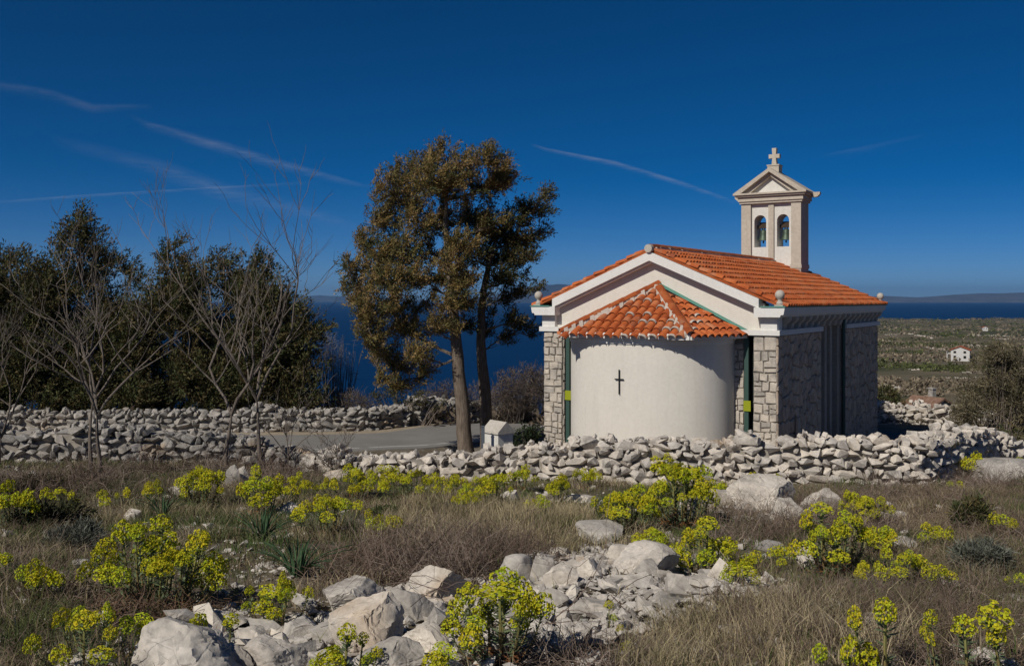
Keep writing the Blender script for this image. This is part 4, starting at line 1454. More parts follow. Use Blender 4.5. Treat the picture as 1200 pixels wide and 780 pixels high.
# ------------------------------------------------------------------ the big cypress and its twin
d0 = 27.5
bs = at(547, 532, d0); bs.z = gz(bs.x, bs.y) - 0.1
spec = [(522, 180, 20), (497, 188, 20), (472, 200, 20), (545, 192, 20), (575, 190, 20), (597, 196, 14), (455, 215, 18), (437, 228, 15), (470, 230, 26), (505, 215, 28), (535, 220, 26),
        (567, 215, 24), (592, 210, 18), (440, 250, 18), (452, 262, 22), (487, 258, 28), (520, 255, 26), (555, 250, 24), (575, 262, 18),
        (428, 285, 18), (445, 300, 24), (472, 295, 26), (505, 292, 24), (540, 288, 20), (412, 312, 12), (430, 325, 22), (460, 330, 28), (492, 325, 22),
        (418, 345, 18), (440, 358, 24), (468, 362, 24), (432, 385, 18), (455, 392, 22), (480, 388, 18), (505, 355, 18), (545, 330, 16), (560, 345, 15), (520, 325, 16),
        (450, 420, 15), (470, 430, 17), (437, 405, 13), (490, 412, 16), (465, 452, 13), (485, 448, 14), (500, 432, 12), (425, 370, 16), (410, 335, 12), (510, 385, 12), (535, 355, 12), (447, 440, 10), (527, 352, 15, -0.9), (542, 336, 15, -0.9), (515, 376, 14, -0.7), (536, 382, 9, -0.7), (552, 356, 11, -0.7), (530, 310, 16, -0.9)]
tpts = [bs, at(541, 470, d0), at(534, 400, d0), at(528, 330, d0), at(522, 265, d0), at(522, 205, d0)]
conifer('cypress_tree', 'big spreading brown-green cypress with a stout bare trunk beside the chapel', bs, tpts, 0.23, px_blobs([(a_[0], a_[1], a_[2] * 1.08) + tuple(a_[3:]) for a_ in spec], d0, 0.9, 0.70), 'old cypresses by the road', CYP, [0.40, 0.28, 0.16, 0.16], 430, 46, 0.08, 0.33, 0.15, 8, 0.05, tuft=0.085)
d1 = 28.6
bs2 = at(572, 520, d1); bs2.z = gz(bs2.x, bs2.y) - 0.1
spec2 = [(600, 258, 18), (620, 243, 15), (637, 228, 10), (632, 250, 12), (588, 275, 20), (612, 278, 20), (632, 272, 9), (575, 300, 20), (600, 302, 18), (622, 300, 10), (585, 325, 16), (607, 322, 12),
         (590, 348, 11), (610, 342, 10), (627, 338, 7), (600, 375, 12), (615, 382, 10), (625, 392, 6), (588, 395, 12), (580, 365, 10), (572, 388, 10), (550, 300, 20), (560, 270, 20), (545, 380, 10)]
tpts2 = [bs2, at(568, 450, d1), at(563, 400, d1), at(565, 350, d1), at(575, 300, d1), at(590, 262, d1)]
conifer('cypress_tree', 'darker slimmer cypress right behind the big spreading one', bs2, tpts2, 0.20, px_blobs([(a_[0], a_[1], a_[2] * 1.10) for a_ in spec2], d1, 0.5, 0.66), 'old cypresses by the road', DARK + [(0.085, 0.070, 0.028)], [0.22, 0.28, 0.2, 0.1, 0.2], 430, 44, 0.085, 0.34, 0.28, 6, 0.045, tuft=0.085)
# low green juniper at the foot of the trunks, beyond the wall
d2 = 30.0
def low_shrub(name, label, spec, d, dd, pal, wt, group, n_tuft=170, n_leaf=18, ln=0.13, wd=0.24, gap=0.1, stems=9, cat='shrub', matk='foliage', flat=0.9, stem_m='bare_bark'):
    b0 = at(sum(s[0] for s in spec) / len(spec), 500, d); b0.z = gz(b0.x, d) - 0.05
    root = thing(name, label, cat, b0, 0, group)
    bl = px_blobs(spec, d, dd, flat)
    st = MB()
    for c, r in bl:
        c = Vector(c) - b0
        for _ in range(stems):
            e = c + Vector((random.uniform(-1, 1) * r[0], random.uniform(-1, 1) * r[1], random.uniform(-0.5, 1.0) * r[2]))
            s0 = Vector((c.x * 0.6 + random.uniform(-0.15, 0.15), c.y * 0.6 + random.uniform(-0.15, 0.15), gz(b0.x + c.x * 0.6, b0.y + c.y * 0.6) - b0.z - 0.05))
            st.tube(wob(bez(s0, s0.lerp(e, 0.4) + Vector((0, 0, 0.15)), e, 4), 0.04), [0.022, 0.017, 0.012, 0.008, 0.004], 3)
    st.build('stems', M[stem_m], root)
    V, T, C = crown_mesh([((c[0] - b0.x, c[1] - b0.y, c[2] - b0.z), r) for c, r in bl], n_tuft, n_leaf, ln, wd, pal, wt, gap, tuft=0.08)
    obj('crown', np_mesh('crown', V, T, C), M[matk], root)
    return root
low_shrub('juniper_shrub', 'green-brown juniper shrub under the big cypress, beyond the road wall', [(455, 462, 15), (475, 470, 15), (495, 468, 14), (512, 474, 10), (440, 470, 10)], 35.5, 0.4, [(0.085, 0.072, 0.026), (0.05, 0.055, 0.02)], None, 'shrubs beyond the road')
BRN = [(0.125, 0.095, 0.075), (0.095, 0.072, 0.056), (0.15, 0.12, 0.095)]
low_shrub('bare_thicket', 'brown leafless thicket between the cypress trunks and the chapel', [(600, 455, 26), (620, 450, 24), (585, 470, 20), (635, 462, 24), (610, 480, 20), (650, 455, 22)], 37.0, 0.8, BRN, None, 'shrubs beyond the road', 230, 18, 0.22, 0.07, 0.0, 14)
low_shrub('bare_thicket', 'brown leafless thicket seen left of the big cypress, above the road wall', [(400, 475, 18), (418, 470, 16), (432, 478, 14), (385, 482, 14)], 37.0, 0.6, BRN, None, 'shrubs beyond the road', 200, 16, 0.22, 0.07, 0.0, 14)
low_shrub('bare_thicket', 'brown thicket behind the big cypress trunk', [(505, 470, 20), (530, 465, 20), (555, 468, 18), (520, 482, 18)], 38.0, 0.6, BRN, None, 'shrubs beyond the road', 180, 16, 0.22, 0.07, 0.0, 12)
low_shrub('ivy_shrub', 'dark green shrub in the shade between the shrine and the chapel', [(612, 512, 12), (622, 508, 11), (606, 522, 9), (626, 522, 9)], 25.0, 0.3, [(0.018, 0.030, 0.012), (0.03, 0.04, 0.016)], None, 'shrubs beyond the road', 350, 18, 0.09, 0.5, 0.0, 6)

# ------------------------------------------------------------------ dark trees on the left, beyond the road
d3 = 36.5
def dark_tree(label, x0, base_y, top, spec, dd=0.7, d=d3, nt=205):
    b = at(x0, base_y, d); b.z = gz(b.x, d) - 0.1
    tp = [b, at(x0, (base_y + top[1]) / 2 + 40, d), at((x0 + top[0]) / 2, (base_y + top[1]) / 2 - 20, d), at(top[0], top[1], d)]
    conifer('juniper_tree', label, b, tp, 0.15, px_blobs(spec, d, dd), 'dark junipers beyond the road', DARK + [(0.075, 0.058, 0.026)], [0.22, 0.30, 0.2, 0.08, 0.20], nt, 24, 0.15, 0.28, 0.22, 4, 0.05, tuft=0.11)
def fill(xc, top, bot, w_top, w_bot, r0, r1, n, jit=0.9):
    out = []
    for i in range(n):
        t = (i + random.random()) / n
        y = top + (bot - top) * t
        w = w_top + (w_bot - w_top) * t ** 0.8
        out.append((xc + random.uniform(-w, w) * jit, y, r0 + (r1 - r0) * t * random.uniform(0.7, 1.15)))
    return out
random.seed(21)
dark_tree('tallest dark juniper with a ragged pointed top', 92, 490, (95, 248), [(96, 252, 9), (90, 266, 13), (104, 272, 12), (76, 280, 14), (98, 290, 18), (120, 292, 12), (70, 300, 18), (134, 305, 12), (110, 312, 20)] + fill(92, 318, 480, 48, 70, 22, 30, 34))
dark_tree('broad dark juniper at the left edge', 12, 490, (12, 296), [(12, 302, 14), (-8, 312, 18), (28, 310, 14), (40, 322, 13), (8, 330, 22)] + fill(8, 335, 480, 34, 55, 22, 30, 24))
dark_tree('slender dark juniper with a forked top between two broader ones', 200, 490, (205, 283), [(205, 288, 9), (196, 300, 12), (214, 302, 11), (220, 318, 12), (190, 320, 14), (206, 332, 18), (150, 312, 10), (160, 330, 14)] + fill(190, 335, 480, 42, 52, 20, 28, 30))
dark_tree('dark juniper with a rounded top behind the bare twin trees', 270, 490, (262, 302), [(250, 310, 12), (266, 306, 12), (280, 315, 14), (300, 306, 12), (312, 318, 12), (240, 328, 16), (265, 330, 20), (295, 332, 18)] + fill(275, 340, 480, 48, 58, 22, 28, 30))
dark_tree('dark juniper at the seaward end of the row', 335, 490, (338, 338), [(338, 345, 11), (325, 352, 14), (350, 362, 13), (338, 375, 18), (358, 390, 13)] + fill(340, 385, 480, 28, 46, 18, 26, 22))
low_shrub('bare_bush', 'pale grey leafless bush on the slope between junipers and cypress', [(398, 405, 15), (410, 415, 14), (388, 420, 14), (402, 432, 16), (380, 395, 9)], 41.0, 0.5, [(0.22, 0.21, 0.205), (0.17, 0.16, 0.155)], None, 'shrubs beyond the road', 110, 12, 0.28, 0.045, 0.05, 16)

# ------------------------------------------------------------------ bare trees
def bare_tree(label, base_px, d, height_px, seed, lean=0.0, forks=4, spread=0.75, r=0.05, group='leafless trees before the road wall', fork_at=0.3, levels=4):
    rn = random.Random(seed)
    b = at(base_px[0], base_px[1], d); b.z = gz(b.x, b.y) - 0.05
    root = thing('bare_tree', label, 'tree', b, 0, group)
    H = height_px / F * d
    tr, brm_ = MB(), MB()
    def grow(p, dr, L, r0, lev, mbx):
        n = 6 if lev < 2 else 4
        pts = [p]; rads = [r0]
        dd = dr.copy()
        for i in range(n):
            dd = (dd + (Vector((rn.gauss(0, .17), rn.gauss(0, .17), rn.gauss(0.03, .10) + 0.05)) if lev else Vector((rn.gauss(0, .05), rn.gauss(0, .05), 0)))).normalized()
            pts.append(pts[-1] + dd * (L / n)); rads.append(r0 * (1 - 0.72 * (i + 1) / n) + 0.0015)
        mbx.tube(pts, rads, (8, 6, 4, 3, 3)[min(lev, 4)], cap=lev < 2)
        if lev >= levels: return pts
        k = (0, 5, 3, 2)[lev] if lev < 4 else 0
        for _ in range(k):
            i = rn.randint(2, n) if lev > 0 else n
            az = rn.uniform(0, 2 * PI); el = rn.uniform(0.25, 1.0)
            side = Vector((math.cos(az), math.sin(az), 0))
            nd = (dd * rn.uniform(0.7, 1.1) + side * spread * rn.uniform(0.5, 1.2) + Vector((0, 0, 0.15))).normalized()
            grow(pts[i], nd, L * rn.uniform(0.40, 0.66), rads[i] * rn.uniform(0.55, 0.8) + 0.001, lev + 1, brm_)
        return pts
    tp = grow(Vector((0, 0, 0)), Vector((lean, 0, 1)).normalized(), H * fork_at, r, 0, tr)
    top = tp[-1]
    for k in range(forks):
        az = 2 * PI * (k + rn.uniform(-0.3, 0.3)) / forks
        nd = Vector((math.cos(az) * spread * 0.62 + lean * 0.5, math.sin(az) * spread * 0.5, rn.uniform(0.75, 1.15))).normalized()
        grow(top, nd, H * rn.uniform(0.48, 0.68), r * 0.52, 1, brm_)
    tr.build('trunk', M['bare_bark'], root, smooth=60)
    brm_.build('branches', M['bare_bark'], root, smooth=60)
    return root
bare_tree('thin leafless tree, leftmost one of the twin stems by the wall', (106, 566), 17.2, 230, 3, -0.03, 4, 0.95, 0.045, fork_at=0.36)
bare_tree('thin leafless tree close beside the leftmost twin stem', (118, 568), 17.0, 215, 5, 0.02, 3, 1.05, 0.045, fork_at=0.34)
bare_tree('tall leafless tree with a pale wide fork, before the road wall', (263, 548), 19.0, 265, 8, 0.0, 3, 0.95, 0.062, fork_at=0.24)
bare_tree('tall leafless tree with upright twigs, right one of its pair', (305, 548), 19.2, 285, 13, -0.03, 4, 0.72, 0.055, fork_at=0.30)
bare_tree('small leafless sapling right of the tall bare pair', (338, 545), 19.6, 110, 17, 0.05, 5, 0.9, 0.022, fork_at=0.2, levels=3)
bare_tree('leafless shrub at the left edge of the picture, before the wall', (-2, 560), 17.5, 190, 23, 0.02, 5, 0.8, 0.035, fork_at=0.2)
bare_tree('low twiggy leafless shrub where the road wall dips', (392, 552), 19.0, 70, 29, 0.1, 6, 1.1, 0.018, fork_at=0.15, levels=3)

# ------------------------------------------------------------------ big grey shrub on the right, small shrubs
low_shrub('olive_shrub', 'large grey-olive half-bare shrub at the right edge behind the walls', [(1165, 440, 32), (1190, 430, 34), (1150, 465, 28), (1180, 475, 30), (1135, 475, 20), (1125, 490, 14), (1205, 460, 34), (1170, 415, 16), (1215, 425, 24), (1195, 490, 22)], 33.0, 0.8,
          [(0.17, 0.145, 0.09), (0.11, 0.10, 0.055), (0.21, 0.18, 0.125)], None, 'shrubs near the chapel', 420, 26, 0.15, 0.16, 0.10, 10)
low_shrub('dark_bush', 'dark green bush just behind the far corner of the chapel', [(1040, 462, 13), (1032, 475, 14), (1048, 478, 13), (1040, 490, 13)], 48.0, 0.6, DARK, None, 'shrubs near the chapel', 130, 22, 0.2, 0.25, 0.0, 5)
low_shrub('green_bush', 'dark shrub below the right edge wall', [(1175, 512, 11), (1190, 508, 12), (1160, 518, 9)], 27.0, 0.3, DARK + [(0.09, 0.08, 0.04)], None, 'shrubs near the chapel', 220, 20, 0.12, 0.25, 0.0, 6)
def ground_shrub(name, label, px, py, rpx, hpx, pal, ln=0.07, wd=0.14, n=500, leaf=14, group='low shrubs in the heath', up=0.5):
    p = on_ground(px, py); s = p.y / F
    root = thing(name, label, 'shrub', p, 0, group)
    r = rpx * s; h = hpx * s
    st = MB()
    for _ in range(14):
        e = Vector((random.uniform(-0.8, 0.8) * r, random.uniform(-0.8, 0.8) * r, h * random.uniform(0.5, 0.95)))
        st.tube(bez(Vector((e.x * 0.2, e.y * 0.2, -0.03)), Vector((e.x * 0.5, e.y * 0.5, h * 0.5)), e, 3), [0.006, 0.005, 0.004, 0.002], 3)
    st.build('stems', M['bare_bark'], root)
    bl = [((random.uniform(-0.55, 0.55) * r, random.uniform(-0.5, 0.5) * r, h * random.uniform(0.3, 0.6)), (r * 0.5, r * 0.5, h * 0.45)) for _ in range(5)]
    V, T, C = crown_mesh(bl, n / (r * r) * 0.6, leaf, ln, wd, pal, None, 0, 0.6, up, 0.02, 0.6)
    obj('crown', np_mesh('crown', V, T, C), M['foliage'], root)
GREY = [(0.12, 0.13, 0.105), (0.095, 0.105, 0.08), (0.15, 0.155, 0.125)]
ground_shrub('grey_herb', 'silvery grey cushion herb left of the big spurge clump', 85, 645, 40, 30, GREY)
ground_shrub('grey_herb', 'grey-green cushion herb in the grass near the right edge', 1150, 668, 42, 34, GREY)
ground_shrub('young_juniper', 'small dark green juniper seedling in the grass on the right', 1137, 618, 22, 34, DARK + [(0.06, 0.075, 0.03)], 0.07, 0.2)
ground_shrub('dark_herb', 'dark green leafy hummock under the spurge at the left edge', 55, 622, 70, 34, [(0.05, 0.055, 0.025), (0.075, 0.07, 0.035)], 0.08, 0.2, 900)
ground_shrub('dark_herb', 'dark hummock at the foot of the leftmost bare trees', 35, 585, 50, 28, [(0.06, 0.055, 0.03), (0.085, 0.07, 0.045)], 0.09, 0.15, 700)
ground_shrub('green_herb', 'small green herb in the grass above the rubble', 452, 608, 16, 14, [(0.07, 0.09, 0.03)], 0.05, 0.3, 260)

# ------------------------------------------------------------------ spurge
def head_mesh(seed):
    rn = np.random.default_rng(seed)
    V, T, C = [], [], []
    n = 0
    lobes = [np.array([0, 0, 0.72])] + [np.array([math.cos(a) * 0.55, math.sin(a) * 0.55, 0.42 + rn.uniform(-0.1, 0.1)]) for a in np.linspace(0, 2 * PI, 6)[:-1] + rn.uniform(0, 1)] + [np.array([math.cos(a) * 0.66, math.sin(a) * 0.66, -0.08 + rn.uniform(-0.12, 0.12)]) for a in np.linspace(0, 2 * PI, 7)[:-1] + rn.uniform(0, 1)]
    for lb in lobes:
        lr = rn.uniform(0.32, 0.40)
        for _ in range(18):
            d = unit(rn.normal(size=(1, 3)) + np.array([[0, 0, 0.25]]) + lb[None] * 0.9)[0]
            c = lb + d * lr * rn.uniform(0.85, 1.05)
            nrm = unit((d + rn.normal(size=3) * 0.25)[None])[0]
            a = unit(np.cross(nrm, rn.normal(size=3))[None])[0]; b = np.cross(nrm, a)
            s = rn.uniform(0.085, 0.125)
            k = 5
            ring = [c + nrm * s * 0.35 + (a * math.cos(2 * PI * i / k) + b * math.sin(2 * PI * i / k)) * s for i in range(k)]
            V += [c - nrm * s * 0.15] + ring
            base = np.array([0.53, 0.485, 0.022]) * rn.uniform(0.8, 1.2) * np.array([rn.uniform(0.82, 1.12) + (0.07 if seed % 5 == 4 else -0.12 if seed % 5 == 3 else 0), 1, 1])
            C += [base * np.array([0.75, 0.85, 1.0])] + [base] * k
            T += [(n, n + 1 + i, n + 1 + (i + 1) % k) for i in range(k)]
            n += k + 1
    # leafy collar below the umbel
    for i in range(14):
        az = rn.uniform(0, 2 * PI); d = np.array([math.cos(az), math.sin(az), -0.1 + rn.uniform(-0.2, 0.3)])
        sd = np.array([-math.sin(az), math.cos(az), 0])
        p = np.array([0, 0, -0.35])
        V += [p, p + d * 0.45 + sd * 0.10, p + d * 0.85, p + d * 0.45 - sd * 0.10]
        C += [np.array([0.17, 0.23, 0.045])] * 4
        T += [(n, n + 1, n + 2), (n, n + 2, n + 3)]; n += 4
    me = np_mesh('flower_head', np.array(V), np.array(T), np.array(C))
    me.materials.append(M['flower'])
    return me
def stem_mesh(seed, bend, green=False):
    rn = random.Random(seed)
    p0, p1, p2 = Vector((0, 0, -0.03)), Vector((bend * 0.75, rn.uniform(-0.05, 0.05), 0.22)), Vector((bend, 0, 1.0))
    pts = bez(p0, p1, p2, 8)
    mb_ = MB(); mb_.tube(pts, [0.016, 0.017, 0.018, 0.018, 0.018, 0.017, 0.016, 0.015, 0.013], 5)
    V = [np.array(v) for v in mb_.v]; T = []
    for f in mb_.f:
        for i in range(1, len(f) - 1): T.append((f[0], f[i], f[i + 1]))
    C = []
    for v in V:
        t = max(0, min(1, v[2]))
        C.append(np.array([0.20, 0.10, 0.055]) * (1 - t) + np.array([0.26, 0.28, 0.09]) * t)
    n = len(V)
    for k in range(46):
        t = rn.uniform(0.05 if green else 0.16, 1.0) ** 0.8
        j = min(7, int(t * 8)); p = pts[j].lerp(pts[j + 1], t * 8 - j)
        ax = (pts[j + 1] - pts[j]).normalized()
        d = Vector((rn.gauss(0, 1), rn.gauss(0, 1), 0)).normalized()
        old = t < 0.40 and not green
        d = (d + ax * (rn.uniform(0.3, 0.9) if not old else rn.uniform(-0.9, 0.2))).normalized()
        sd = d.cross(ax).normalized() * 0.022
        L = rn.uniform(0.10, 0.17)
        V += [np.array(p), np.array(p + d * L * 0.5 + sd), np.array(p + d * L), np.array(p + d * L * 0.5 - sd)]
        col = np.array([0.26, 0.11, 0.045]) if (old and rn.random() < 0.6) else (np.array([0.15, 0.19, 0.10]) if not green else np.array([0.16, 0.22, 0.05]))
        C += [col * rn.uniform(0.7, 1.2)] * 4
        T += [(n, n + 1, n + 2), (n, n + 2, n + 3)]; n += 4
    me = np_mesh('stem', np.array(V), np.array(T), np.array(C))
    me.materials.append(M['stemleaf'])
    return me
HEADS = [head_mesh(s) for s in range(6)]
BENDS = [0.06, 0.25, 0.45, 0.7, 1.0, 1.4]
STEMS = [[stem_mesh(100 * j + i, b) for i in range(3)] for j, b in enumerate(BENDS)]
STEMS_G = [[stem_mesh(100 * j + i + 50, b, True) for i in range(2)] for j, b in enumerate(BENDS)]
# (photo x, photo y of the foot, half width px, height px, number of heads, head radius px, label, heads given one by one [(dx px, height px)])
SPURGE = [
 (178, 716, 84, 104, 30, 11, 'largest spurge clump, dense with flower heads, low on the left side', None),
 (112, 786, 70, 66, 13, 11, 'spurge clump at the bottom left corner, below the largest clump', None),
 (322, 738, 46, 58, 11, 9, 'open spurge clump left of the boulders, above the smooth pale boulder', None),
 (268, 772, 14, 42, 2, 10, 'two-headed spurge among the boulders below the largest clump', [(2, 40), (-38, 36)]),
 (400, 812, 44, 66, 9, 11, 'spurge clump growing at the bottom edge below the blocky boulder', None),
 (580, 775, 62, 92, 17, 14, 'bright spurge clump standing right before the pale rubble slope', None),
 (516, 800, 14, 36, 3, 11, 'small spurge at the bottom edge left of the bright clump', None),
 (716, 748, 16, 40, 3, 6, 'thin young spurge sprouting out of the rubble slope', [(-4, 36), (2, 22), (10, 12)]),
 (728, 772, 10, 14, 1, 8, 'single low spurge head at the lower end of the rubble', None),
 (822, 682, 58, 62, 17, 9, 'spurge clump with orange-brown leaves at the right end of the rubble', None),
 (976, 672, 46, 70, 18, 9, 'spurge clump with stacked heads right of the small pale stone', None),
 (1056, 696, 58, 44, 15, 9, 'wide low spurge clump in the brown grass on the right', None),
 (1012, 614, 36, 36, 16, 7, 'round spurge clump in front of the wall corner', None),
 (905, 668, 34, 20, 4, 7, 'few low spurge heads in the grass below the flat slab', None),
 (1054, 812, 20, 96, 2, 14, 'tall two-headed spurge leaning left at the bottom right', [(-20, 94), (-52, 84)]),
 (986, 812, 30, 50, 3, 14, 'three short spurge heads cut by the bottom edge', [(-26, 44), (10, 46), (32, 34)]),
 (1104, 806, 14, 78, 2, 11, 'pair of slim spurge heads left of the last bottom right one', [(-14, 78), (-14, 56)]),
 (1140, 812, 14, 78, 1, 12, 'single slim spurge between two pairs at the bottom right', [(-14, 76)]),
 (1186, 812, 16, 84, 2, 14, 'stout spurge with two stacked heads nearest the bottom right corner', [(-22, 84), (-18, 62)]),
 (1190, 692, 12, 12, 2, 7, 'low spurge heads at the right edge in the brown grass', None),
 (1178, 626, 24, 20, 4, 7, 'spurge at the right edge behind the juniper seedling', None),
 (736, 622, 42, 48, 20, 8, 'broad spurge clump left of the largest wall-side clump', None),
 (800, 618, 44, 72, 28, 8, 'largest wall-side spurge clump, before the middle of the chapel wall', None),
 (780, 566, 22, 34, 10, 6, 'fresh green leafy spurge against the chapel wall', None),
 (893, 582, 22, 28, 9, 6, 'fresh green spurge between the wall and the tall pointed boulder', None),
 (655, 592, 20, 34, 8, 6, 'small spurge at the wall foot below the apse', None),
 (612, 574, 18, 24, 7, 5, 'small spurge at the wall foot next to the shrine', None),
 (572, 592, 28, 40, 14, 6, 'spurge clump below the big cypress trunk', None),
 (528, 586, 22, 28, 8, 6, 'small spurge just left of the cypress spurge clump', None),
 (482, 582, 38, 28, 14, 6, 'long low spurge clump before the tumbled wall', None),
 (412, 588, 36, 34, 14, 7, 'spurge clump left of the tumbled wall end', None),
 (385, 626, 48, 44, 14, 7, 'red-leaved spurge clump right of the green-leaved tufts', None),
 (308, 604, 30, 50, 11, 8, 'tall spurge behind the largest green-leaved tuft', None),
 (236, 594, 30, 50, 16, 7, 'upright spurge clump before the white upright stones', None),
 (178, 592, 16, 24, 4, 6, 'small spurge next to the small green-leaved tuft', None),
 (128, 596, 24, 22, 4, 6, 'sparse spurge below the leftmost bare trees', None),
 (62, 612, 40, 36, 8, 7, 'spurge rising out of the dark leafy hummock', None),
 (14, 622, 28, 54, 9, 8, 'spurge clump at the left edge behind the hummock', None),
 (2, 680, 12, 40, 3, 8, 'spurge at the left edge, level with the largest clump', None),
 (452, 628, 22, 22, 7, 6, 'bright low green spurge in the open grass', None),
 (345, 590, 26, 30, 9, 6, 'spurge between the white upright stones and the tumbled wall', None),
 (450, 572, 24, 22, 9, 5, 'low spurge hugging the tumbled wall below the road', None),
 (546, 600, 18, 24, 7, 6, 'small spurge in the straw below the cypress spurge clump', None),
 (630, 606, 16, 22, 6, 6, 'small spurge in the straw below the apse', None),
 (690, 572, 18, 22, 7, 5, 'small spurge touching the wall right below the iron cross', None),
 (842, 588, 16, 22, 6, 6, 'small spurge left of the pale slab at the wall', None),
 (762, 648, 20, 26, 8, 7, 'spurge beside the long flat slab behind the rubble', None),
 (868, 690, 22, 30, 7, 8, 'loose spurge just right of the orange-brown leaved clump', None),
 (1095, 640, 20, 24, 6, 7, 'spurge in the brown grass below the low wall return', None),
 (1030, 650, 20, 26, 8, 8, 'spurge filling the gap between the stacked and the wide clump', None),
 (45, 700, 24, 34, 6, 9, 'sparse spurge left of the largest clump', None),
 (240, 700, 18, 34, 5, 9, 'outlying spurge heads right of the largest clump', None),
 (1140, 560, 18, 26, 8, 6, 'spurge at the shaded foot of the wall return', None),
 (1188, 556, 22, 14, 6, 5, 'small spurge by the grey outcrop at the right edge', None),
 (1120, 578, 12, 12, 3, 5, 'tiny spurge at the foot of the low outcrop stone', None),
]
random.seed(5)
def spurge(spec):
    px, py, hw, hp, n, hr, label, given = spec
    p = on_ground(px, py); s = p.y / F
    root = thing('spurge_plant', label, 'spurge plant', (p.x, p.y, p.z), 0, 'yellow-green flowering spurge')
    green = 'green' in label and 'leaved' not in label
    pool = STEMS_G if green else STEMS
    for k in range(n):
        if given:
            tx, ty, h = given[k][0] * s, random.uniform(-0.03, 0.03), given[k][1] * s
        else:
            a = k * 2.399 + random.uniform(-0.4, 0.4); rr = math.sqrt((k + 0.5) / n)
            tx, ty = math.cos(a) * rr * hw * s, math.sin(a) * rr * hw * s * 0.8
            h = hp * s * (1.0 - 0.45 * rr ** 1.6) * random.uniform(0.58, 1.10)
        # stems leave a small common root stock
        bx, by = tx * 0.35 + random.uniform(-0.02, 0.02), ty * 0.35 + random.uniform(-0.02, 0.02)
        bz = gz(p.x + bx, p.y + by) - p.z
        dx, dy = tx - bx, ty - by
        dist = math.hypot(dx, dy)
        h = max(h - max(0, bz), 0.05)
        j = min(range(len(BENDS)), key=lambda i: abs(BENDS[i] - dist / h))
        o = bpy.data.objects.new('stem', random.choice(pool[j])); COL.objects.link(o)
        o.parent = root; o.location = (bx, by, bz)
        o.rotation_euler = (0, 0, math.atan2(dy, dx))
        thick = min(1.6, max(0.55, 0.42 / h)) if h > 0.1 else 1.2
        sx = dist / BENDS[j] if dist > 0.02 else h
        sx = min(max(sx, h * 0.6), h * 1.6)
        o.scale = (sx, h * min(1.5, thick), h)
        q = bpy.data.objects.new('flower_head', random.choice(HEADS)); COL.objects.link(q)
        q.parent = o
        R_ = hr * s * random.uniform(0.65, 1.18) * 1.06
        q.location = (BENDS[j], 0, 1.0 + 0.25 * R_ / h)
        q.scale = (R_ / o.scale[0], R_ / o.scale[1], R_ * random.uniform(0.9, 1.25) / h)
        q.rotation_euler = (0, 0, random.uniform(0, 6.28))
for sp in SPURGE: spurge(sp)

# ------------------------------------------------------------------ strap-leaved tufts
def strap_leaf(seed, bend):
    mb_ = MB(); n_ = 6; vs_ = []
    for i in range(n_ + 1):
        t = i / n_
        x, z = bend * t ** 1.8, t * (1 - 0.35 * bend * t)
        w = 0.028 * (1 - t ** 2.2) + 0.002
        vs_ += [(x, -w, z), (x + 0.012, 0, z - 0.012), (x, w, z)]
    mb_.add(vs_, [(i * 3 + k, i * 3 + k + 1, i * 3 + k + 4, i * 3 + k + 3) for i in range(n_) for k in range(2)])
    me = mb_.mesh('leaf', 80)
    me.materials.append(M['strap'])
    return me
M['strap'] = plaster('strap_leaf', (0.065, 0.12, 0.06), 0.3, 20)
STRAPS = [strap_leaf(i, b) for i, b in enumerate((0.12, 0.3, 0.5, 0.75, 1.0))]
for px, py, hw, hp, n, lab in ((306, 634, 28, 46, 44, 'largest tuft of green strap leaves, left of centre'), (348, 674, 34, 54, 48, 'tuft of darker green strap leaves just above the open spurge clump'),
                               (190, 604, 24, 32, 34, 'small tuft of blue-green strap leaves beside the upright spurge'), (1008, 806, 16, 26, 18, 'small blue-green leaf tuft at the bottom edge on the right')):
    p = on_ground(px, py); s = p.y / F
    root = thing('asphodel_tuft', lab, 'leaf tuft', p, 0, 'tufts of strap leaves')
    for k in range(n):
        j = random.randrange(5)
        o = bpy.data.objects.new('leaf', STRAPS[j]); COL.objects.link(o)
        o.parent = root
        a = random.uniform(0, 2 * PI)
        o.location = (math.cos(a) * 0.04, math.sin(a) * 0.04, -0.02)
        h = hp * s * random.uniform(0.65, 1.1)
        o.rotation_euler = (random.uniform(-0.1, 0.1), random.uniform(-0.05, 0.2), a)
        o.scale = (h * 1.0, h * 0.9, h)

# ------------------------------------------------------------------ grass and dead twigs
def blades(P, H, W_, bendv, C):
    """curved blades of three faces each"""
    n = len(P)
    az = RNG.uniform(0, 2 * PI, n)
    sd = np.stack([np.cos(az), np.sin(az), np.zeros(n)], 1)
    up = np.zeros((n, 3)); up[:, 2] = 1
    H = H[:, None]; W_ = W_[:, None]
    mid_ = P + up * H * 0.55 + bendv * H * 0.30
    tip = P + up * H * 0.92 + bendv * H
    V = np.stack([P - sd * W_ * .5, P + sd * W_ * .5, mid_ - sd * W_ * .4, mid_ + sd * W_ * .4, tip], 1).reshape(-1, 3)
    i = np.arange(n)[:, None] * 5
    T = np.concatenate([i + [0, 1, 3], i + [0, 3, 2], i + [2, 3, 4]])
    return V, T, np.repeat(C, 5, 0)
def free(x, y, thin=0.06):
    if in_poly(x, y, RUB) or in_poly(x, y, RUB2): return random.random() < thin
    return True
def field_points(n, y0=3.2, y1=18.3):
    y = np.sqrt(RNG.uniform(y0 ** 2, y1 ** 2, n))
    x = RNG.uniform(-0.60, 0.60, n) * y
    # stop at the walls
    lim = np.interp(x, [-14, -7, -4, 0, 3, 7.2, 7.6, 12], [19.0, 19.6, 19.2, 17.8, 17.2, 16.7, 18.2, 24])
    k = y < lim
    return x[k], y[k]
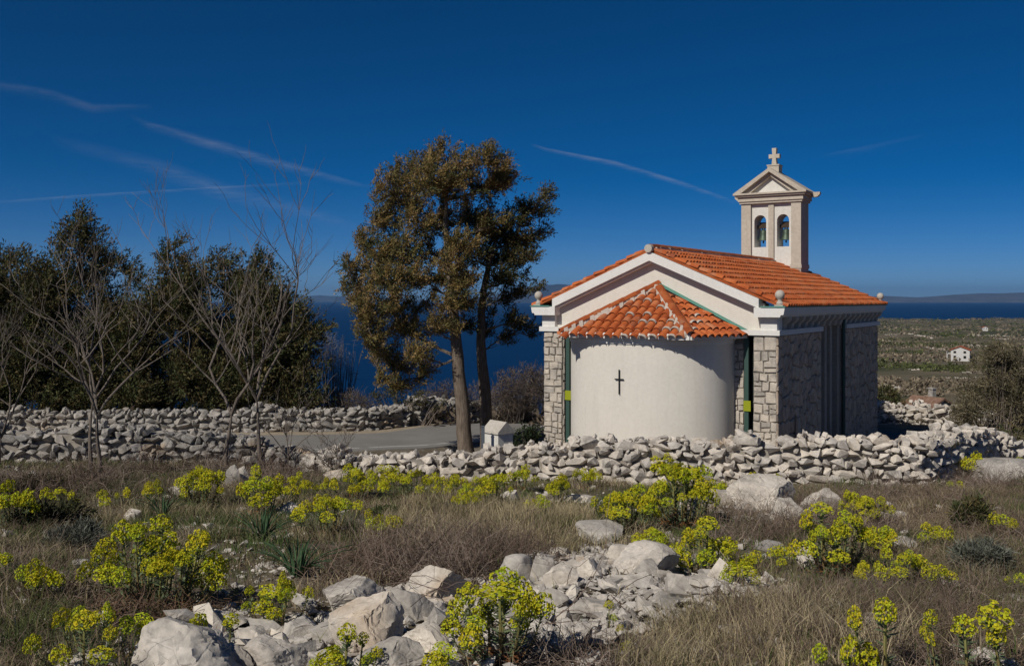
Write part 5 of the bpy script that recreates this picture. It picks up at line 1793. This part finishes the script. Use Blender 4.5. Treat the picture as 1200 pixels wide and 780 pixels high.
def pnoise(x, y, s, o=0.0):
    return np.array([mnoise.noise(Vector((a * s, b * s, o))) for a, b in zip(x, y)])
x, y = field_points(140000, 3.0, 19.5)
d_ = pnoise(x, y, 0.75, 1.0) + 0.5 * pnoise(x, y, 2.6, 7.0)
keep = (d_ > -0.18 - 0.28 * RNG.random(len(x))) & np.array([free(a, b) for a, b in zip(x, y)])
x, y, d_ = x[keep], y[keep], d_[keep]
n = len(x)
P = np.stack([x, y, ground_z(x, y) - 0.01], 1)
typ = pnoise(x, y, 0.5, 4.0) + RNG.normal(size=n) * 0.25
STRAW = np.array([0.38, 0.315, 0.20]); OLIVE = np.array([0.145, 0.15, 0.058]); BROWN = np.array([0.195, 0.145, 0.098]); GREEN = np.array([0.085, 0.125, 0.035])
C = np.where((typ > 0.34)[:, None], STRAW, np.where((typ > 0.06)[:, None], BROWN, np.where((typ > -0.18)[:, None], OLIVE, GREEN)))
C = C * RNG.uniform(0.65, 1.3, (n, 1))
Hh = RNG.uniform(0.04, 0.13, n) * (1 + 0.9 * np.clip(d_, 0, 1))
Hh = np.where(typ > 0.22, Hh * 1.35, Hh)
bv = np.concatenate([RNG.normal(size=(n, 2)) * 0.5, np.zeros((n, 1))], 1)
g = blades(P, Hh, RNG.uniform(0.004, 0.009, n), bv, C)
tag(obj('grass', np_mesh('grass', *g), M['grass']), 'short dry olive and brown grass covering the heath', kind='stuff')

# taller straw tufts
def tufts(centres, per, h0, h1, r, cols, w=0.006, bend=0.45):
    c = np.array(centres); m = len(c)
    P = np.repeat(c, per, 0); k = len(P)
    P[:, :2] += RNG.normal(size=(k, 2)) * r
    P[:, 2] = ground_z(P[:, 0], P[:, 1]) - 0.01
    lean = np.repeat(RNG.normal(size=(m, 2)) * 0.15, per, 0)
    bv = np.concatenate([RNG.normal(size=(k, 2)) * bend + lean, np.zeros((k, 1))], 1)
    C = np.repeat(tint(m, cols, None, 0.2), per, 0) * RNG.uniform(0.7, 1.3, (k, 1))
    H = np.repeat(RNG.uniform(h0, h1, m), per) * RNG.uniform(0.5, 1.1, k)
    return blades(P, H, np.full(k, w) * RNG.uniform(0.6, 1.3, k), bv, C)
def poly_pts(px_poly, n):
    g_ = [tuple(on_ground(*p)[:2]) for p in px_poly]
    xs = [p[0] for p in g_]; ys = [p[1] for p in g_]; out = []
    while len(out) < n:
        a, b = random.uniform(min(xs), max(xs)), random.uniform(min(ys), max(ys))
        if in_poly(a, b, g_): out.append((a, b, gz(a, b)))
    return out
SC = [(0.48, 0.40, 0.26), (0.37, 0.30, 0.19), (0.28, 0.24, 0.14)]
parts = [tufts(poly_pts([(430, 640), (470, 595), (560, 585), (690, 600), (690, 640), (600, 660), (480, 660)], 170), 60, 0.16, 0.34, 0.09, SC),
         tufts(poly_pts([(740, 800), (760, 745), (840, 715), (960, 720), (1060, 760), (1040, 800)], 60), 70, 0.14, 0.28, 0.07, SC, 0.004),
         tufts(poly_pts([(1000, 700), (1200, 650), (1200, 800), (1060, 800)], 60), 50, 0.10, 0.24, 0.08, [(0.20, 0.16, 0.10), (0.15, 0.14, 0.075)], 0.004),
         tufts(poly_pts([(0, 700), (0, 590), (120, 600), (420, 590), (420, 640), (240, 640), (80, 680)], 110), 50, 0.12, 0.28, 0.09, [(0.22, 0.18, 0.11), (0.15, 0.145, 0.07), (0.28, 0.23, 0.15)]),
         tufts(poly_pts([(900, 640), (940, 600), (1080, 585), (1200, 580), (1200, 650), (1000, 690)], 110), 50, 0.12, 0.26, 0.09, [(0.20, 0.155, 0.10), (0.26, 0.21, 0.13)]),
         tufts(poly_pts([(60, 575), (300, 560), (420, 560), (420, 585), (100, 600)], 90), 50, 0.14, 0.30, 0.10, [(0.20, 0.17, 0.11), (0.15, 0.14, 0.08)]),
         tufts(poly_pts([(0, 800), (0, 700), (60, 690), (110, 760), (110, 800)], 30), 60, 0.08, 0.2, 0.07, [(0.09, 0.11, 0.04), (0.14, 0.14, 0.06)], 0.004)]
parts.append(tufts(poly_pts([(1036, 520), (1040, 502), (1150, 496), (1200, 498), (1200, 520), (1150, 512)], 130), 40, 0.15, 0.35, 0.15, SC))
parts.append(tufts(poly_pts([(1150, 545), (1160, 520), (1200, 515), (1200, 545)], 50), 40, 0.15, 0.35, 0.12, SC))
parts.append(tufts(poly_pts([(0, 720), (20, 600), (260, 575), (440, 575), (420, 650), (240, 680), (120, 730)], 150), 34, 0.08, 0.20, 0.06, [(0.085, 0.13, 0.04), (0.12, 0.15, 0.05), (0.07, 0.10, 0.045)], 0.006))
parts.append(tufts(poly_pts([(640, 620), (700, 600), (1000, 640), (1200, 600), (1200, 700), (900, 690), (840, 660)], 90), 30, 0.07, 0.18, 0.06, [(0.09, 0.125, 0.04), (0.13, 0.145, 0.055)], 0.006))
parts.append(tufts(poly_pts([(205, 700), (235, 655), (330, 648), (345, 690), (300, 722), (240, 722)], 34), 30, 0.05, 0.14, 0.06, [(0.11, 0.13, 0.045), (0.19, 0.155, 0.095)], 0.005))
tag(obj('straw', np_mesh('straw', *merge(*parts)), M['grass']), 'tall bleached straw tufts in the heath', kind='stuff')

# tangles of dead twigs
def ribbons(starts, dirs, L, w, C, n=4, curl=0.5, grav=0.25):
    k = len(starts)
    p = starts.copy(); d = unit(dirs)
    sd = unit(np.cross(d, RNG.normal(size=(k, 3))))
    V = [p - sd * w, p + sd * w]
    for i in range(n):
        d = unit(d + RNG.normal(size=(k, 3)) * curl + np.array([0, 0, -grav]) * (i / n))
        p = p + d * (L / n)[:, None]
        p[:, 2] = np.maximum(p[:, 2], ground_z(p[:, 0], p[:, 1]) + 0.005)
        ww = w * (1 - 0.7 * (i + 1) / n)
        V += [p - sd * ww, p + sd * ww]
    V = np.stack(V, 1).reshape(-1, 3)
    m = 2 * (n + 1); b = np.arange(k)[:, None] * m
    T = np.concatenate([np.concatenate([b + [2 * i, 2 * i + 1, 2 * i + 3], b + [2 * i, 2 * i + 3, 2 * i + 2]]) for i in range(n)])
    return V, T, np.repeat(C, m, 0)
def tangle(centres, per, r, L0, L1, cols, w=0.003, up=0.5):
    c = np.array(centres); m = len(c); k = m * per
    P = np.repeat(c, per, 0); P[:, :2] += RNG.normal(size=(k, 2)) * r
    P[:, 2] = ground_z(P[:, 0], P[:, 1]) + RNG.uniform(0, 0.04, k)
    D = RNG.normal(size=(k, 3)); D[:, 2] = np.abs(D[:, 2]) * up + 0.25
    C = np.repeat(tint(m, cols, None, 0.2), per, 0) * RNG.uniform(0.7, 1.3, (k, 1))
    return ribbons(P, D, RNG.uniform(L0, L1, k), w, C)
TW = [(0.15, 0.11, 0.085), (0.115, 0.083, 0.066), (0.21, 0.165, 0.135)]
parts = [tangle(poly_pts([(400, 690), (430, 640), (560, 640), (640, 645), (600, 670), (520, 690)], 70), 80, 0.16, 0.2, 0.55, TW),
         tangle(poly_pts([(820, 720), (940, 700), (1200, 690), (1200, 800), (830, 800)], 110), 60, 0.14, 0.12, 0.36, TW, 0.0018),
         tangle(poly_pts([(900, 605), (1000, 575), (1200, 560), (1200, 660), (1000, 690), (900, 640)], 110), 60, 0.20, 0.2, 0.55, TW, 0.003),
         tangle(poly_pts([(0, 560), (230, 545), (420, 545), (420, 570), (200, 590), (0, 600)], 90), 60, 0.25, 0.3, 0.8, TW, 0.004, 0.8),
         tangle(poly_pts([(130, 740), (230, 735), (240, 715), (130, 715)], 14), 60, 0.14, 0.1, 0.3, [(0.16, 0.10, 0.065), (0.14, 0.10, 0.075)], 0.003),
         tangle(poly_pts([(840, 600), (990, 600), (1000, 625), (850, 640)], 40), 50, 0.15, 0.2, 0.5, TW, 0.003),
         tangle(poly_pts([(560, 770), (660, 770), (780, 760), (780, 800), (560, 800)], 22), 40, 0.12, 0.1, 0.32, TW, 0.002),
         tangle(poly_pts([(0, 800), (10, 620), (160, 640), (120, 720), (110, 800)], 60), 45, 0.16, 0.12, 0.35, TW, 0.002),
         tangle(poly_pts([(1080, 570), (1200, 530), (1200, 570), (1100, 600)], 40), 50, 0.25, 0.3, 0.7, TW, 0.004)]
tag(obj('dead_twigs', np_mesh('dead_twigs', *merge(*parts)), M['twig']), 'tangled brown dead twigs in the heath', kind='stuff')
# long bramble canes over the rocks
st_ = np.array(poly_pts([(430, 700), (560, 680), (700, 690), (800, 720), (700, 770), (500, 770)], 40)); st_[:, 2] += 0.12
g = ribbons(st_, RNG.normal(size=(40, 3)) * np.array([1, 0.5, 0.3]) + np.array([0, 0, 0.3]), RNG.uniform(0.6, 1.4, 40), 0.0028, tint(40, [(0.12, 0.07, 0.055), (0.16, 0.12, 0.10)]), 10, 0.28, 0.3)
tag(obj('brambles', np_mesh('brambles', *g), M['twig']), 'thin bare bramble canes trailing over the rubble', kind='stuff')

# ------------------------------------------------------------------ the far plain
def far_scrub():
    parts = []
    def bush(P, Rr, C, k, lw):
        m = len(P)
        q = np.repeat(P, k, 0); r = np.repeat(Rr, k)[:, None]
        d = unit(RNG.normal(size=(m * k, 3))); d[:, 2] = np.abs(d[:, 2])
        q = q + d * r * RNG.random((m * k, 1)) ** 0.4 * np.array([1, 1, 0.75])
        parts.append(leaves(q, d + RNG.normal(size=d.shape) * 0.8, np.repeat(Rr, k) * RNG.uniform(0.3, 0.6, m * k), np.repeat(Rr, k) * lw, np.repeat(C, k, 0) * RNG.uniform(0.7, 1.3, (m * k, 1))))
    for y0, y1, n_, r0, r1, k, lw in ((42, 110, 1100, 0.3, 0.9, 60, 0.24), (110, 300, 3000, 0.5, 1.5, 22, 0.38), (300, 800, 5500, 0.8, 2.4, 10, 0.55), (800, 2150, 7000, 1.2, 3.8, 5, 0.9)):
        y = np.sqrt(RNG.uniform(y0 ** 2, y1 ** 2, n_)); x = RNG.uniform(0.16, 0.75, n_) * y
        nz = pnoise(x, y, 0.014, 2.0) + 0.7 * pnoise(x, y, 0.004, 9.0)
        kp = nz > -0.26 - 0.3 * RNG.random(len(x))
        x, y, nz = x[kp], y[kp], nz[kp]
        C = np.where((pnoise(x, y, 0.02, 5.0) > 0.05)[:, None], np.array([0.08, 0.092, 0.034]), np.array([0.19, 0.155, 0.11])) * RNG.uniform(0.7, 1.3, (len(x), 1))
        bush(np.stack([x, y, ground_z(x, y)], 1), RNG.uniform(r0, r1, len(x)), C, k, lw)
    # slope below the road on the sea side
    y = RNG.uniform(35, 90, 420); x = RNG.uniform(-0.75, 0.08, 420) * y
    C = np.where((RNG.random(420) < 0.4)[:, None], np.array([0.05, 0.055, 0.025]), np.array([0.12, 0.095, 0.072]))
    bush(np.stack([x, y, ground_z(x, y)], 1), RNG.uniform(0.4, 1.0, 420), C, 70, 0.2)
    V, T, C = merge(*parts)
    tag(obj('scrub', np_mesh('scrub', V, T, C), M['scrub']), 'far maquis scrub covering the coastal plain', kind='stuff')
    P, S = [], []
    rn = random.Random(4)
    for _ in range(60):
        y = rn.uniform(90, 900); x = rn.uniform(0.25, 0.68) * y
        a = rn.choice((0.05, 0.1, -0.1, 1.3, 1.5)) + rn.gauss(0, 0.15); L = rn.uniform(0.04, 0.16) * (y ** 0.9)
        sz = 0.5 + y * 0.0016
        for k in range(int(min(120, L / (sz * 0.7)))):
            q = (k * sz * 0.7) - L / 2
            xx, yy = x + math.cos(a) * q + rn.gauss(0, 0.7), y + math.sin(a) * q + rn.gauss(0, 0.7) + 0.06 * L * math.sin(q * 6 / L)
            if 0.22 * yy < xx: P.append((xx, yy, gz(xx, yy) + 0.1 * sz)); S.append(sz * rn.uniform(0.6, 1.3))
    joined_stones('field_walls', 'pale lines of far field walls on the plain', P, S, M['dry_wall'])
far_scrub()

# ------------------------------------------------------------------ far houses
M['far_white'] = plaster('house_white', (0.60, 0.59, 0.57), 0.2)
M['far_roof'] = tile_mat('house_roof_tiles', 0.8)
M['old_roof'] = rock_mat('old_brown_roof_tiles', (0.13, 0.075, 0.055), (0.22, 0.135, 0.10), (0.30, 0.20, 0.15), False, 4.0, 0.02)
def far_house(label, px, py, d, w, dp_, wall_h, roof_h, rz, m, windows, chimney=False, balcony=False, name='house'):
    p = at(px, py, d)
    root = thing(name, label, 'house', (p.x, p.y, p.z - 0.4), rz, 'houses on the plain')
    b = MB(); b.prism_y([(-w / 2, -1.5), (w / 2, -1.5), (w / 2, wall_h), (0, wall_h + roof_h - 0.12), (-w / 2, wall_h)], -dp_ / 2, dp_ / 2)
    wl_ = b.build('wall', m, root)
    r = MB(); o = 0.4 if name == 'house' else 0.15; t = 0.16 if name == 'house' else 0.09
    for s in (-1, 1):
        e = (s * (w / 2 + o), wall_h - roof_h * o / (w / 2))
        poly = [(0, wall_h + roof_h - 0.12 + 0.01), (e[0], e[1]), (e[0], e[1] + t), (0, wall_h + roof_h + 0.04 + 0.01)]
        r.prism_y(poly if s < 0 else poly[::-1], -dp_ / 2 - o, dp_ / 2 + o)
    rf_ = r.build('roof', M['far_roof'] if name == 'house' else M['old_roof'], root)
    for (face, a, z, ww, hh) in windows:
        f = MB(); g_ = MB()
        if face == 'front':
            f.box(a - ww / 2, a + ww / 2, -dp_ / 2 - 0.05, -dp_ / 2 + 0.02, z, z + hh)
            g_.box(a - ww / 2 + 0.1, a + ww / 2 - 0.1, -dp_ / 2 - 0.055, -dp_ / 2 - 0.051, z + 0.1, z + hh - 0.1)
        else:
            f.box(w / 2 - 0.02, w / 2 + 0.05, a - ww / 2, a + ww / 2, z, z + hh)
            g_.box(w / 2 + 0.051, w / 2 + 0.055, a - ww / 2 + 0.1, a + ww / 2 - 0.1, z + 0.1, z + hh - 0.1)
        fo = f.build('window', M['concrete'], root); g_.build('pane', M['glass'], fo)
    if chimney:
        c = MB(); c.box(w * 0.28, w * 0.28 + 0.4, dp_ * 0.05, dp_ * 0.05 + 0.4, wall_h, wall_h + roof_h + 0.55); c.box(w * 0.28 - 0.05, w * 0.28 + 0.45, dp_ * 0.05 - 0.05, dp_ * 0.05 + 0.45, wall_h + roof_h + 0.55, wall_h + roof_h + 0.67)
        c.build('chimney', m, rf_)
    if balcony:
        c = MB(); c.box(-w / 2 - 1.6, -w / 2, -dp_ / 2 + 1, dp_ / 2 - 1, 2.6, 2.75); c.box(-w / 2 - 1.6, -w / 2 - 1.5, -dp_ / 2 + 1, dp_ / 2 - 1, 2.75, 3.6)
        for q in (-dp_ / 2 + 1.1, dp_ / 2 - 1.3): c.box(-w / 2 - 1.6, -w / 2 - 1.4, q, q + 0.2, -0.5, 2.6)
        c.build('balcony', m, root)
    return root
far_house('small white two-storey house with an orange roof on the plain', 1126, 421, 375, 6.6, 8.0, 4.2, 1.4, R(-28), M['far_white'],
          [('front', -1.9, 0.9, 1.1, 1.2), ('front', 1.6, 0.9, 1.1, 1.2), ('front', -1.9, 2.9, 1.1, 1.0), ('front', 1.6, 2.9, 1.1, 1.0), ('side', 0.5, 2.9, 1.1, 1.0)], False, True)
far_house('old stone cottage with a brown tiled roof and a chimney behind the chapel', 1088, 488, 74, 2.3, 2.6, 1.3, 0.6, R(28), M['dry_wall_grey'], [('front', 0.0, 0.5, 0.5, 0.6)], True, name='cottage')
far_house('low stone shed with a flat grey roof beside the old cottage', 1063, 484, 76, 2.6, 2.4, 1.0, 0.25, R(15), M['dry_wall_grey'], [('front', 0.1, 0.2, 0.5, 0.7)], name='shed')
far_house('tiny pale house near the coast beyond the white house', 1154, 386, 1000, 5, 5, 2.6, 1.2, R(-15), M['far_white'], [('front', -1.2, 0.8, 1.0, 1.2), ('front', 1.2, 0.8, 1.0, 1.2)])

# ------------------------------------------------------------------ contrails and little clouds
def cloud_mat(name, alpha, scale):
    m = bpy.data.materials.new(name); m.use_nodes = True
    nt = m.node_tree; nt.nodes.clear()
    out = N(nt, 'OutputMaterial'); tr_ = N(nt, 'BsdfTransparent'); df = N(nt, 'BsdfDiffuse'); tl = N(nt, 'BsdfTranslucent'); ad = N(nt, 'AddShader'); mx = N(nt, 'MixShader')
    df.inputs['Color'].default_value = (0.62, 0.64, 0.66, 1); tl.inputs['Color'].default_value = (0.62, 0.64, 0.66, 1)
    nt.links.new(df.outputs[0], ad.inputs[0]); nt.links.new(tl.outputs[0], ad.inputs[1])
    nt.links.new(tr_.outputs[0], mx.inputs[1]); nt.links.new(ad.outputs[0], mx.inputs[2]); nt.links.new(mx.outputs[0], out.inputs['Surface'])
    a = N(nt, 'Attribute', attribute_name='Col')
    n1 = noise(nt, world_pos(nt), scale, 6, 0.6)
    f = math_(nt, 'MULTIPLY', a.outputs['Fac'], ramp(nt, n1, [(0.30, (0.15,) * 3), (0.65, (1,) * 3)]))
    nt.links.new(math_(nt, 'MULTIPLY', f, alpha), mx.inputs[0])
    return m
ALT = 6000.0
def contrail(label, pts, alpha):
    """pts = (photo x, photo y, half width px, strength) projected on a level sheet of air at cruising height"""
    rows = 9; V, C = [], []
    fine = []
    for i in range(len(pts) - 1):
        for k in range(10):
            t = k / 10; fine.append([pts[i][j] + (pts[i + 1][j] - pts[i][j]) * t for j in range(4)])
    fine.append(list(pts[-1]))
    for i, (px, py, w, s) in enumerate(fine):
        a, b = fine[max(i - 1, 0)], fine[min(i + 1, len(fine) - 1)]
        tx, ty = b[0] - a[0], b[1] - a[1]; L = math.hypot(tx, ty); nx_, ny_ = -ty / L, tx / L
        for j in range(rows):
            u = j / (rows - 1) * 2 - 1
            qx, qy = px + nx_ * w * u, py + ny_ * w * u
            dd = (ALT - CAMZ) / ((351 - qy) / F)
            V.append(((qx - 600) / F * dd, dd, ALT + 60 * (1 - u * u)))
            e = (1 - abs(u)) ** 1.3 * s * math.sin(PI * min(1, max(0.0, (i + 0.0) / (len(fine) - 1)))) ** 0.5
            C.append((e, e, e))
    T = []
    for i in range(len(fine) - 1):
        for j in range(rows - 1):
            q = i * rows + j
            T += [(q, q + 1, q + rows + 1), (q, q + rows + 1, q + rows)]
    o = obj('contrail', np_mesh('contrail', np.array(V), np.array(T), np.array(C)), cloud_mat('contrail_ice', alpha, 0.0009))
    tag(o, label, 'contrail', 'contrails in the blue sky')
contrail('long broad contrail slanting down towards the top of the big cypress', [(150, 135, 3, 0.2), (175, 148, 6, 0.9), (250, 170, 9, 1.0), (330, 194, 8, 0.9), (400, 212, 5, 0.8), (440, 222, 3, 0.3)], 0.15)
contrail('thin contrail pointing at the bell gable', [(622, 170, 2, 0.4), (640, 176, 2.5, 1.0), (720, 192, 4, 1.0), (800, 216, 4, 1.0), (865, 239, 3, 0.8)], 0.19)
contrail('faint frayed contrail crossing the sky at the upper left', [(-30, 95, 8, 0.8), (60, 112, 8, 0.9), (110, 128, 7, 1.0), (180, 126, 5, 0.5)], 0.09)
contrail('thin level contrail low above the dark junipers', [(-20, 239, 2.5, 1.0), (100, 230, 2.5, 1.0), (220, 223, 2.5, 0.9), (380, 214, 3, 0.5)], 0.14)
contrail('wide faded veil of contrail above the bare trees', [(60, 165, 10, 0.5), (180, 195, 14, 1.0), (260, 225, 14, 1.0), (360, 250, 12, 0.9), (430, 270, 8, 0.6)], 0.09)
contrail('faint short wisp right of the bell gable', [(960, 184, 3, 0.6), (1010, 176, 5, 1.0), (1090, 158, 3, 0.5)], 0.045)

# ------------------------------------------------------------------ haze over the sea
HAZE = True
if HAZE:
    hb = MB(); hb.box(-27000, 27000, -27000, 27000, CAMZ - 62, CAMZ + 320)
    m = bpy.data.materials.new('haze_air'); m.use_nodes = True
    nt = m.node_tree; nt.nodes.clear()
    vo = N(nt, 'VolumePrincipled'); out = N(nt, 'OutputMaterial')
    vo.inputs['Color'].default_value = (0.25, 0.55, 1.0, 1)
    vo.inputs['Density'].default_value = 4.5e-5
    vo.inputs['Anisotropy'].default_value = 0.2
    nt.links.new(vo.outputs[0], out.inputs['Volume'])
    tag(hb.build('haze', m), 'thin blue haze over the sea', kind='stuff')
